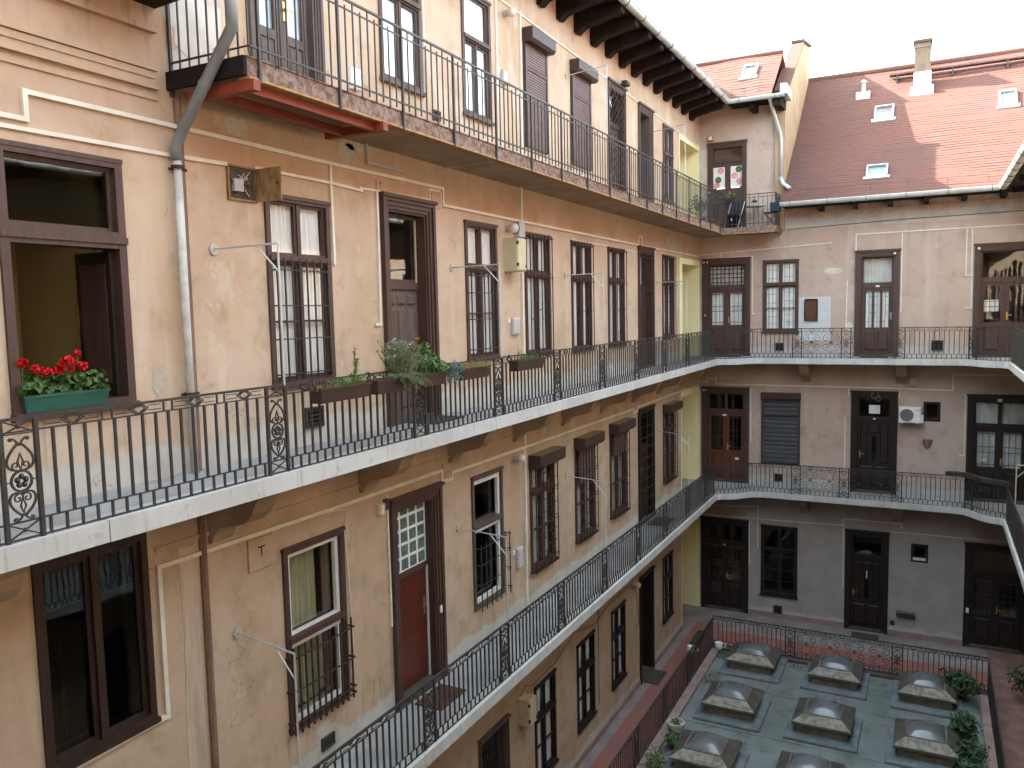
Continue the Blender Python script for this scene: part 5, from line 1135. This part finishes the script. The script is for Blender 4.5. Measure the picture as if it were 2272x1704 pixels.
def trough(par, x0, x1, y0, y1, z0, z1, mat, taper=.025):
    vs = [];
    for z, d in ((z0, taper), (z1-.02, .006), (z1-.02, 0), (z1, 0), (z1, .014), (z1-.03, .018)):
        vs += [(x0+d, y0+d, z), (x1-d, y0+d, z), (x1-d, y1-d, z), (x0+d, y1-d, z)]
    fs = [(3, 2, 1, 0)]
    for k in range(5):
        for i in range(4): fs.append((4*k+i, 4*k+(i+1) % 4, 4*k+4+(i+1) % 4, 4*k+4+i))
    O('trough', MB().add(vs, fs), mat, par)
    n = 12; sv = [(x0+.016+(x1-x0-.032)*j, y0+.016+(y1-y0-.032)*i/n, z1-.03+.02*rnd.random()) for i in range(n+1) for j in (0, .5, 1)]
    O('soil', MB().add(sv, [(3*i+j, 3*i+j+1, 3*i+j+4, 3*i+j+3) for i in range(n) for j in (0, 1)]), 'soil', par)
r = random.Random(11)
GB = thing('window_box', 'green plastic window box of red geraniums on the near stair window sill', 'planter', (.0, 4.05, 8.57))
trough(GB, -.10, .09, 3.68, 4.41, 8.562, 8.70, 'greenbox', .03)
fol = MB(); stm = MB(); tips = stalks(stm, (-.0, 4.04, 8.66, .05, .32), 34, .17, .04, r, .005)
for b, m, t in tips: leaves(fol, t-Vector((0, 0, .02)), (.06, .07, .05), 8, .042, r, .7, True)
leaves(fol, (0, 4.04, 8.74), (.09, .36, .06), 110, .040, r, .6, True)
O('foliage', fol, 'leaf', GB); O('stems', stm, 'leaf3', GB)
for y, z, s in ((3.72, 8.955, .045), (3.83, 8.90, .035), (3.90, 8.87, .05), (4.03, 8.87, .045), (4.05, 8.93, .035), (4.08, 8.955, .05), (4.13, 8.94, .03), (4.20, 8.895, .055), (4.185, 9.0, .03), (4.12, 8.88, .02)):
    mb = MB(); leaves(mb, (.02+r.gauss(0, .02), y, z), (s, s, s*.75), 60, .016, r, .3, True); O('flower_head', mb, 'petal', GB); O('flower_stem', MB().tube([(.0, y+r.gauss(0, .03), 8.7), (.02, y, z)], .004, 4), 'leaf3', GB)
def rail_box(y0, y1, label, fn, tilt=0):
    B = thing('rail_planter', label, 'planter', (1.0, (y0+y1)/2, 8.42), 'brown planters hung on the railing'); trough(B, .935, 1.095, y0, y1, 8.425, 8.575, 'terracotta')
    for y in (y0+.1, y1-.1): O('hook', MB().tube([(.94, y, 8.46), (.925, y, 8.60), (.905, y, 8.655), (.88, y, 8.64)], .007, 4), 'iron', B)
    fn(B); return B
def p1(B):
    st, f, g = MB(), MB(), MB(); t = stalks(st, (1.02, 6.0, 8.55, .06, .13), 40, .07, .05, r, .003, droop=.8); leaves(f, (1.02, 5.98, 8.58), (.08, .13, .05), 60, .02, r, .2, thin=.6); O('dry_stems', st, 'straw', B); O('dry_leaves', f, 'soil', B)
    t = stalks(g, (1.03, 6.2, 8.55, .05, .06), 46, .10, .05, r, .003, droop=.9); needles(g, t, 10, .03, r); t = stalks(g, (1.02, 6.48, 8.55, .04, .12), 40, .12, .04, r, .003); needles(g, t, 10, .03, r); O('grass_tuft', g, 'leaf3', B)
    g = MB(); t = stalks(g, (1.0, 6.5, 8.55, .01, .01), 3, .40, .02, r, .004); needles(g, t, 26, .05, r, 1.2); O('tall_stem', g, 'leaf3', B)
rail_box(5.88, 6.66, 'brown rail planter with bare soil, grass tufts and one tall thin stem', p1)
def p2(B):
    g = MB(); t = stalks(g, (1.02, 7.28, 8.52, .07, .12), 95, .42, .10, r, .005, (0, .02)); t += stalks(g, (1.04, 7.28, 8.54, .06, .16), 60, .08, .13, r, .005, (.06, 0), 2.6); needles(g, t, 46, .04, r, .8); O('foliage', g, 'leaf2', B)
    g = MB()
    for b, m, q in t[:46]: leaves(g, q, (.02, .02, .03), 5, .011, r)
    O('blossom', g, 'lilac', B)
rail_box(6.76, 7.36, 'brown rail planter overflowing with a tall shaggy rosemary bush', p2)
def p3(B):
    g = MB(); t = stalks(g, (1.0, 7.88, 8.55, .06, .16), 40, .20, .07, r, .004); leaves(g, (1.01, 7.84, 8.70), (.12, .22, .13), 420, .03, r, .4); leaves(g, (1.0, 7.8, 8.86), (.06, .12, .08), 120, .028, r, .4); O('foliage', g, 'leaf', B)
    g = MB(); leaves(g, (1.06, 8.05, 8.64), (.10, .14, .07), 160, .025, r, .4); O('light_leaves', g, 'leaf3', B)
    g = MB(); t = stalks(g, (1.04, 8.28, 8.56, .05, .08), 60, .10, .06, r, .004, (.05, .03), 3.0); needles(g, t, 44, .026, r, 1.3); leaves(g, (1.08, 8.3, 8.56), (.08, .11, .14), 240, .018, r); O('trailing_foliage', g, 'leaf4', B)
rail_box(7.62, 8.12, 'brown rail planter with leafy herbs and a blue-grey trailing plant', p3)
def p4(B):
    g = MB(); t = stalks(g, (1.02, 8.86, 8.56, .06, .30), 130, .08, .08, r, .003, (.02, 0), 1.0); needles(g, t, 8, .03, r); O('withered_stalks', g, 'straw', B); g = MB(); leaves(g, (1.02, 8.95, 8.6), (.06, .2, .04), 60, .018, r); O('foliage', g, 'leaf3', B)
rail_box(8.5, 9.2, 'brown rail planter of withered yellow stalks', p4)
def p5(B):
    g = MB(); t = stalks(g, (1.02, 10.5, 8.55, .05, .28), 60, .07, .03, r, .003); needles(g, t, 12, .03, r); leaves(g, (1.02, 10.5, 8.59), (.06, .28, .03), 90, .022, r); t = stalks(g, (1.02, 10.2, 8.55, .02, .03), 5, .16, .02, r, .004); needles(g, t, 18, .03, r); O('foliage', g, 'leaf', B); g = MB(); leaves(g, (1.02, 10.78, 8.62), (.05, .06, .05), 40, .018, r); O('dry_leaves', g, 'ironrust', B)
rail_box(9.98, 10.87, 'brown rail planter with low sparse seedlings, beyond the withered one', p5)
# door mats
def mat_(x0, x1, y0, y1, z, label, m='mat'):
    nv = 6; mb = MB()
    props(O('door_mat', mb.cbox(x0, y0, z, x1, y1, z+.018, .006), m), label, 'door mat')
mat_(.08, .5, 8.75, 9.5, 7.817, 'dark door mat before the open panelled door'); mat_(.12, .55, 8.6, 9.25, 4.002, 'brown door mat before the red glass block doorway', 'matred'); mat_(.15, .62, 18.55, 19.35, 4.002, 'brown door mat on the lower gallery near its far end', 'matred'); mat_(.02, .42, 18.5, 19.3, .007, 'grey door mat on the red walkway', 'mat')
mat_(4.4, 5.1, 23.62, 23.98, .002, 'dark green door mat before the ground floor back door', 'mat'); mat_(.35, 1.3, 23.5, 24.0, 7.817, 'dark mat before the double door in the middle gallery corner'); mat_(4.5, 5.2, 23.65, 24.0, 7.817, 'thin dark mat before the three-light back door')

# ------------------------------------------------------------------ things on the back wing
AC = thing('air_conditioner', 'white outdoor air conditioner unit on the back wall beside the dark doorway', 'air conditioner', (5.8, BY-.15, 6.03))
O('case', MB(TB).cbox(5.48, 6.05, .05, 6.02, 6.48, .31, .02), 'white', AC); O('side_cover', MB(TB).cbox(6.02, 6.06, .08, 6.08, 6.25, .27, .01), 'white', AC)
O('fan_disc', MB(TB).prism([(5.68+.165*math.cos(k*PI/12), 6.265+.165*math.sin(k*PI/12)) for k in range(24)], .31, .314), 'concdk', AC)
for q in (.05, .09, .13, .165): O('fan_guard', MB(TB).tube([(5.68+q*math.cos(k*PI/12), 6.265+q*math.sin(k*PI/12), .32) for k in range(24)], .005, 4, True), 'greybox', AC)
for u in (5.55, 5.92): O('bracket', MB(TB).box(u, 6.02, 0., u+.03, 6.05, .3), 'white', AC)
O('lettering', MB(TB).box(5.89, 6.385, .3105, 5.915, 6.40, .3125).box(5.92, 6.385, .3105, 5.935, 6.40, .3125).box(5.945, 6.385, .3105, 5.985, 6.40, .3125), 'concdk', AC)
WP = thing('wall_pot', 'small terracotta half pot on the back wall below the air conditioner', 'pot', (6.18, BY, 5.36)); O('bowl', MB().lathe([(.02, 0), (.06, .04), (.10, .12), (.115, .2), (.125, .22), (.125, .24)], 14, (6.18, BY-.03, 5.36)), 'pinkkerb', WP)
LB = thing('letter_box', 'long dark letter box on the ground floor back wall', 'letter box', (5.75, BY, .6)); O('case', MB(TB).cbox(5.52, .6, 0, 5.98, .72, .14, .01), 'iron', LB); O('lid', MB(TB).box(5.51, .72, -.0, 5.99, .735, .16), 'concrete', LB)
AL = thing('alarm_box', 'yellow and grey alarm siren under the middle gallery on the back wall', 'alarm', (5.83, BY, 7.05)); O('case', MB(TB).cbox(5.74, 7.02, 0, 5.92, 7.26, .09, .015), 'greybox', AL); O('strobe', MB(TB).cbox(5.75, 7.03, .09, 5.91, 7.1, .11, .01), 'brass', AL)
globe_ = thing('wall_lamp', 'small greenish lantern above the top floor back door', 'lamp', (.35, BY, 14.15)); O('case', MB(TB).cbox(.28, 14.12, 0, .42, 14.26, .12, .02), 'straw', globe_); O('glass_front', MB(TB).box(.3, 14.14, .12, .4, 14.24, .126), 'globe', globe_)
# little terrace at the end of the top gallery
CH = thing('folding_chair', 'dark blue folding chair on the top gallery corner', 'chair', (1.15, 23.6, 11.48))
O('seat', MB().box(.95, 23.42, 11.86, 1.32, 23.8, 11.89), 'blue', CH); O('backrest', MB().add([(.98, 23.84, 12.02), (1.38, 23.84, 12.02), (1.42, 23.9, 12.3), (1.02, 23.9, 12.3), (.98, 23.86, 12.02), (1.38, 23.86, 12.02), (1.42, 23.92, 12.3), (1.02, 23.92, 12.3)], BOXF), 'blue', CH)
for x in (.96, 1.34):
    O('leg', MB().tube([(x-.04, 23.36, 11.48), (x+.05, 23.92, 12.3)], .011, 5), 'steel', CH); O('leg', MB().tube([(x, 23.84, 11.48), (x, 23.42, 11.87)], .011, 5), 'steel', CH)
O('paper_tag', MB().box(1.1, 23.41, 11.7, 1.14, 23.415, 11.76), 'white', CH); O('bag', MB().box(.98, 23.44, 11.5, 1.3, 23.76, 11.84), 'black', CH)
TBL = thing('bistro_table', 'small round pale table on the top gallery corner', 'table', (1.72, 23.75, 11.48)); O('table_top', MB().lathe([(.26, 0), (.28, .01), (.28, .025), (.26, .03)], 20, (1.72, 23.75, 12.07)), 'greybox', TBL)
for k in range(3): t = k*2.09; O('leg', MB().tube([(1.72+.2*math.cos(t), 23.75+.2*math.sin(t), 11.48), (1.72-.1*math.cos(t), 23.75-.1*math.sin(t), 12.07)], .01, 5), 'steel', TBL)
ST = thing('folding_stool', 'dark folding stool at the end of the top gallery', 'stool', (2.15, 23.7, 11.48)); O('seat', MB().prism([(1.96, 23.55), (2.32, 23.6), (2.3, 23.86), (1.98, 23.84)], 11.86, 11.885), 'blue', ST)
for y in (23.58, 23.82):
    O('leg', MB().tube([(1.98, y, 11.86), (2.3, y, 11.48)], .01, 5), 'iron', ST); O('leg', MB().tube([(2.3, y, 11.86), (1.98, y, 11.48)], .01, 5), 'iron', ST)
def pot_plant(x, y, z, rp, hp, h, rad, n, size, mat, potmat, label, sk=8, fl=None):
    B = thing('potted_plant', label, 'plant', (x, y, z)); O('pot', MB().lathe([(rp*.7, 0), (rp*.98, hp*.85), (rp*1.06, hp*.86), (rp*1.06, hp), (rp*.9, hp), (rp*.85, hp-.02)], 14, (x, y, z)), potmat, B)
    g = MB(); t = stalks(g, (x, y, z+hp-.02, rp*.4, rp*.4), sk, h*.8, rad*.5, r, .005)
    for b, m, q in t: leaves(g, m.lerp(q, .6), (rad*.5, rad*.5, h*.25), n//sk, size, r, .3)
    O('foliage', g, mat, B); return B
pot_plant(1.68, 23.75, 12.1, .06, .08, .14, .13, 120, .03, 'leafdk', 'greybox', 'small green plant standing on the round terrace table'); pot_plant(.30, 22.95, 11.49, .17, .28, .75, .3, 420, .04, 'leaf2', 'terracotta', 'straggly olive tree in a pot before the yellow passage on the top gallery', 14)
pot_plant(.62, 23.1, 11.49, .09, .12, .2, .12, 80, .03, 'leaf3', 'white', 'little plant in a white pot at the top gallery corner', 6); pot_plant(.78, 23.12, 11.49, .09, .13, .1, .08, 40, .025, 'leaf', 'petal', 'little plant in a red pot at the top gallery corner', 5)
B = thing('rail_planter', 'yellow-green plant hung on the top gallery railing before the painted door', 'planter', (1.0, 23.3, 12.3)); trough(B, .78, 1.26, 23.3, 23.44, 12.2, 12.34, 'terracotta'); g = MB(); leaves(g, (1.02, 23.37, 12.4), (.24, .07, .07), 220, .025, r, .4); O('foliage', g, 'leaf3', B)
# plank shelf round the right corner of the lower gallery railing
sA = sx(6.62); sp = Path([tuple(RP.at(t)[0]) for t in RP.cuts(sA, RP.s[-2]+.1)]); c = sp.s
props(O('rail_shelf', MB().prism([tuple(sp.off(t, -.10)) for t in c]+[tuple(sp.off(t, .06)) for t in reversed(c)], 4.828, 4.93).mesh('rail_shelf'), 'iron'), 'dark plank shelf following the curved railing corner of the lower gallery', 'shelf')
BR = thing('drying_bracket', 'cream iron drying bracket at the right edge on the lower gallery', 'bracket', (8.0, 21.9, 4.0)); O('pole', MB().tube([(8.02, 21.5, 4.0), (8.02, 21.5, 5.5)], .014, 5), 'cream', BR); O('arm', MB().tube([(8.02, 21.5, 5.5), (8.8, 21.4, 5.5)], .014, 5), 'cream', BR); O('brace', MB().tube([(8.02, 21.5, 5.2), (8.3, 21.46, 5.5)], .01, 5), 'cream', BR)

# ------------------------------------------------------------------ yard: skylights, bushes, pots
def frustum(x0, x1, y0, y1, z0, X0, X1, Y0, Y1, z1): return ([(x0, y0, z0), (x1, y0, z0), (x1, y1, z0), (x0, y1, z0), (X0, Y0, z1), (X1, Y0, z1), (X1, Y1, z1), (X0, Y1, z1)], BOXF)
def skylight(cx, cy, label, jx=0.):
    K = thing('skylight', label, 'skylight', (cx, cy, -.05), 'domed skylights in the yard'); h = .6
    O('kerb_step', MB().cbox(cx-h-.14, cy-h-.22, -.06, cx+h+.14, cy+h+.05, .03, .02), 'bluestep', K)
    O('neck', MB().box(cx-h+.08, cy-h+.07, .03, cx+h-.08, cy+h-.08, .24), 'brickneck', K)
    O('drip_slab', MB().cbox(cx-h, cy-h, .23, cx+h, cy+h, .285, .01), 'concrete', K)
    i = .38
    for nm, a, m in (('front', 0, 'conclight'), ('side', 1, 'concdk'), ('side', 2, 'concdk'), ('rear', 3, 'concdk')):  # front slope in paler concrete than the sides and rear
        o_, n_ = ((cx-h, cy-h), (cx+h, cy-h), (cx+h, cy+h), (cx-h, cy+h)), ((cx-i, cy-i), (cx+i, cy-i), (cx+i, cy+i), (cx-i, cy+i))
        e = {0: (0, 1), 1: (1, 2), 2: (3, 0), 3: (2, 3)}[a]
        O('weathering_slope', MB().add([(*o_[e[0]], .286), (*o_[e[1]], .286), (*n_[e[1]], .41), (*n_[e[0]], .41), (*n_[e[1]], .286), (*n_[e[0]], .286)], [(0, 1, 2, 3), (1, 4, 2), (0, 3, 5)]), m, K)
    O('curb_frame', MB().box(cx-i, cy-i, .286, cx+i, cy+i, .425), 'concrete', K)
    n = 10; a = i-.03; vs = []; fs = []
    for p in range(n+1):
        for q in range(n+1):
            u, v = 2*p/n-1, 2*q/n-1; vs.append((cx+u*a, cy+v*a, .427+.135*((1-u*u)*(1-v*v))**.5))
    fs = [(p*(n+1)+q, (p+1)*(n+1)+q, (p+1)*(n+1)+q+1, p*(n+1)+q+1) for p in range(n) for q in range(n)]
    O('dome', MB().add(vs, fs), 'dome', K, True)
cn = {2.32: 'left', 4.30: 'middle', 6.30: 'right'}; rn = {20.68: 'back row', 18.15: 'second row', 15.65: 'third row'}
for cx in cn:
    for cy in rn: skylight(cx, cy+(0 if cx < 6 else -.12), f'domed concrete skylight in the {rn[cy]}, {cn[cx]} column of the yard')
def bush(x, y, z, rad, n, label, mat='leafdk', size=.07):
    B = thing('shrub', label, 'shrub', (x, y, z)); st = MB(); t = stalks(st, (x, y, z, rad[0]*.2, rad[1]*.2), 12, rad[2]*1.1, rad[0]*.4, r, .012); O('stem', st, 'wood2', B); g = MB()
    for b, m, q in t: leaves(g, m.lerp(q, .7), (rad[0]*.55, rad[1]*.55, rad[2]*.4), n//12, size, r, .5)
    O('foliage', g, mat, B)
bush(7.0, 20.75, -.03, (.45, .45, .55), 520, 'dark green shrub at the far right corner of the yard'); bush(7.05, 18.55, -.03, (.42, .5, .55), 560, 'dark green shrub beside the second right-hand skylight'); bush(7.05, 17.5, -.03, (.38, .4, .45), 420, 'low dark shrub between the right-hand skylights'); bush(7.0, 16.2, -.03, (.45, .5, .6), 560, 'dark shrub overhanging the third right-hand skylight'); bush(8.4, 21.3, 0., (.25, .4, .7), 320, 'leafy shrub against the wall at the right edge'); bush(1.55, 15.9, -.03, (.22, .3, .32), 260, 'small green plant inside the left fence', 'leaf', .05); bush(1.5, 14.9, -.03, (.25, .35, .35), 260, 'larger green plant inside the left fence nearer the viewer', 'leaf', .05)
def mossbox(x0, x1, y0, y1, z, label):
    B = thing('moss_trough', label, 'planter', ((x0+x1)/2, y0, z)); trough(B, x0, x1, y0, y1, z, z+.2, 'terracotta'); g = MB(); leaves(g, ((x0+x1)/2, (y0+y1)/2, z+.21), ((x1-x0)*.5, (y1-y0)*.5, .05), 420, .03, r, 1.); O('foliage', g, 'moss', B)
mossbox(.84, 1.02, 19.85, 20.75, .45, 'mossy trough on the walkway side of the left fence'); 
for x, y, z, l in ((.92, 19.7, .45, 'white pot beside the mossy trough at the left fence'), (1.28, 21.22, .02, 'white enamel pot at the corner post of the yard fence')):
    B = thing('pot', l, 'pot', (x, y, z)); O('bowl', MB().lathe([(.05, 0), (.08, .02), (.10, .1), (.085, .17), (.09, .19), (.075, .19), (.07, .15)], 14, (x, y, z)), 'white', B); O('handle', MB().tube([(x+.12, y, z+.06), (x+.19, y, z+.1), (x+.17, y, z+.17), (x+.1, y, z+.18)], .012, 5), 'white', B)
for x, y, l, n in ((1.5, 21.0, 'weeds growing at the corner of the yard', 160), (1.5, 19.4, 'weeds at the joint along the left kerb', 80), (3.3, 21.1, 'weeds along the far kerb between the skylights', 50), (1.75, 15.4, 'weeds at the left kerb near the viewer', 120)):
    B = thing('weed_patch', l, 'weeds', (x, y, -.04)); g = MB(); t = stalks(g, (x, y, -.045, .22, .28), 40, .1, .05, r, .003); leaves(g, (x, y, -.01), (.25, .3, .05), n, .03, r, 1.); O('foliage', g, 'moss', B)
B = thing('clay_pot', 'round clay pot of greenery inside the left fence', 'pot', (1.42, 16.6, -.04)); O('bowl', MB().lathe([(.1, 0), (.16, .1), (.19, .22), (.19, .25), (.165, .25), (.15, .2)], 14, (1.42, 16.6, -.04)), 'whitewash', B); g = MB(); leaves(g, (1.42, 16.6, .2), (.14, .14, .06), 90, .04, r, .8); O('foliage', g, 'leaf', B)
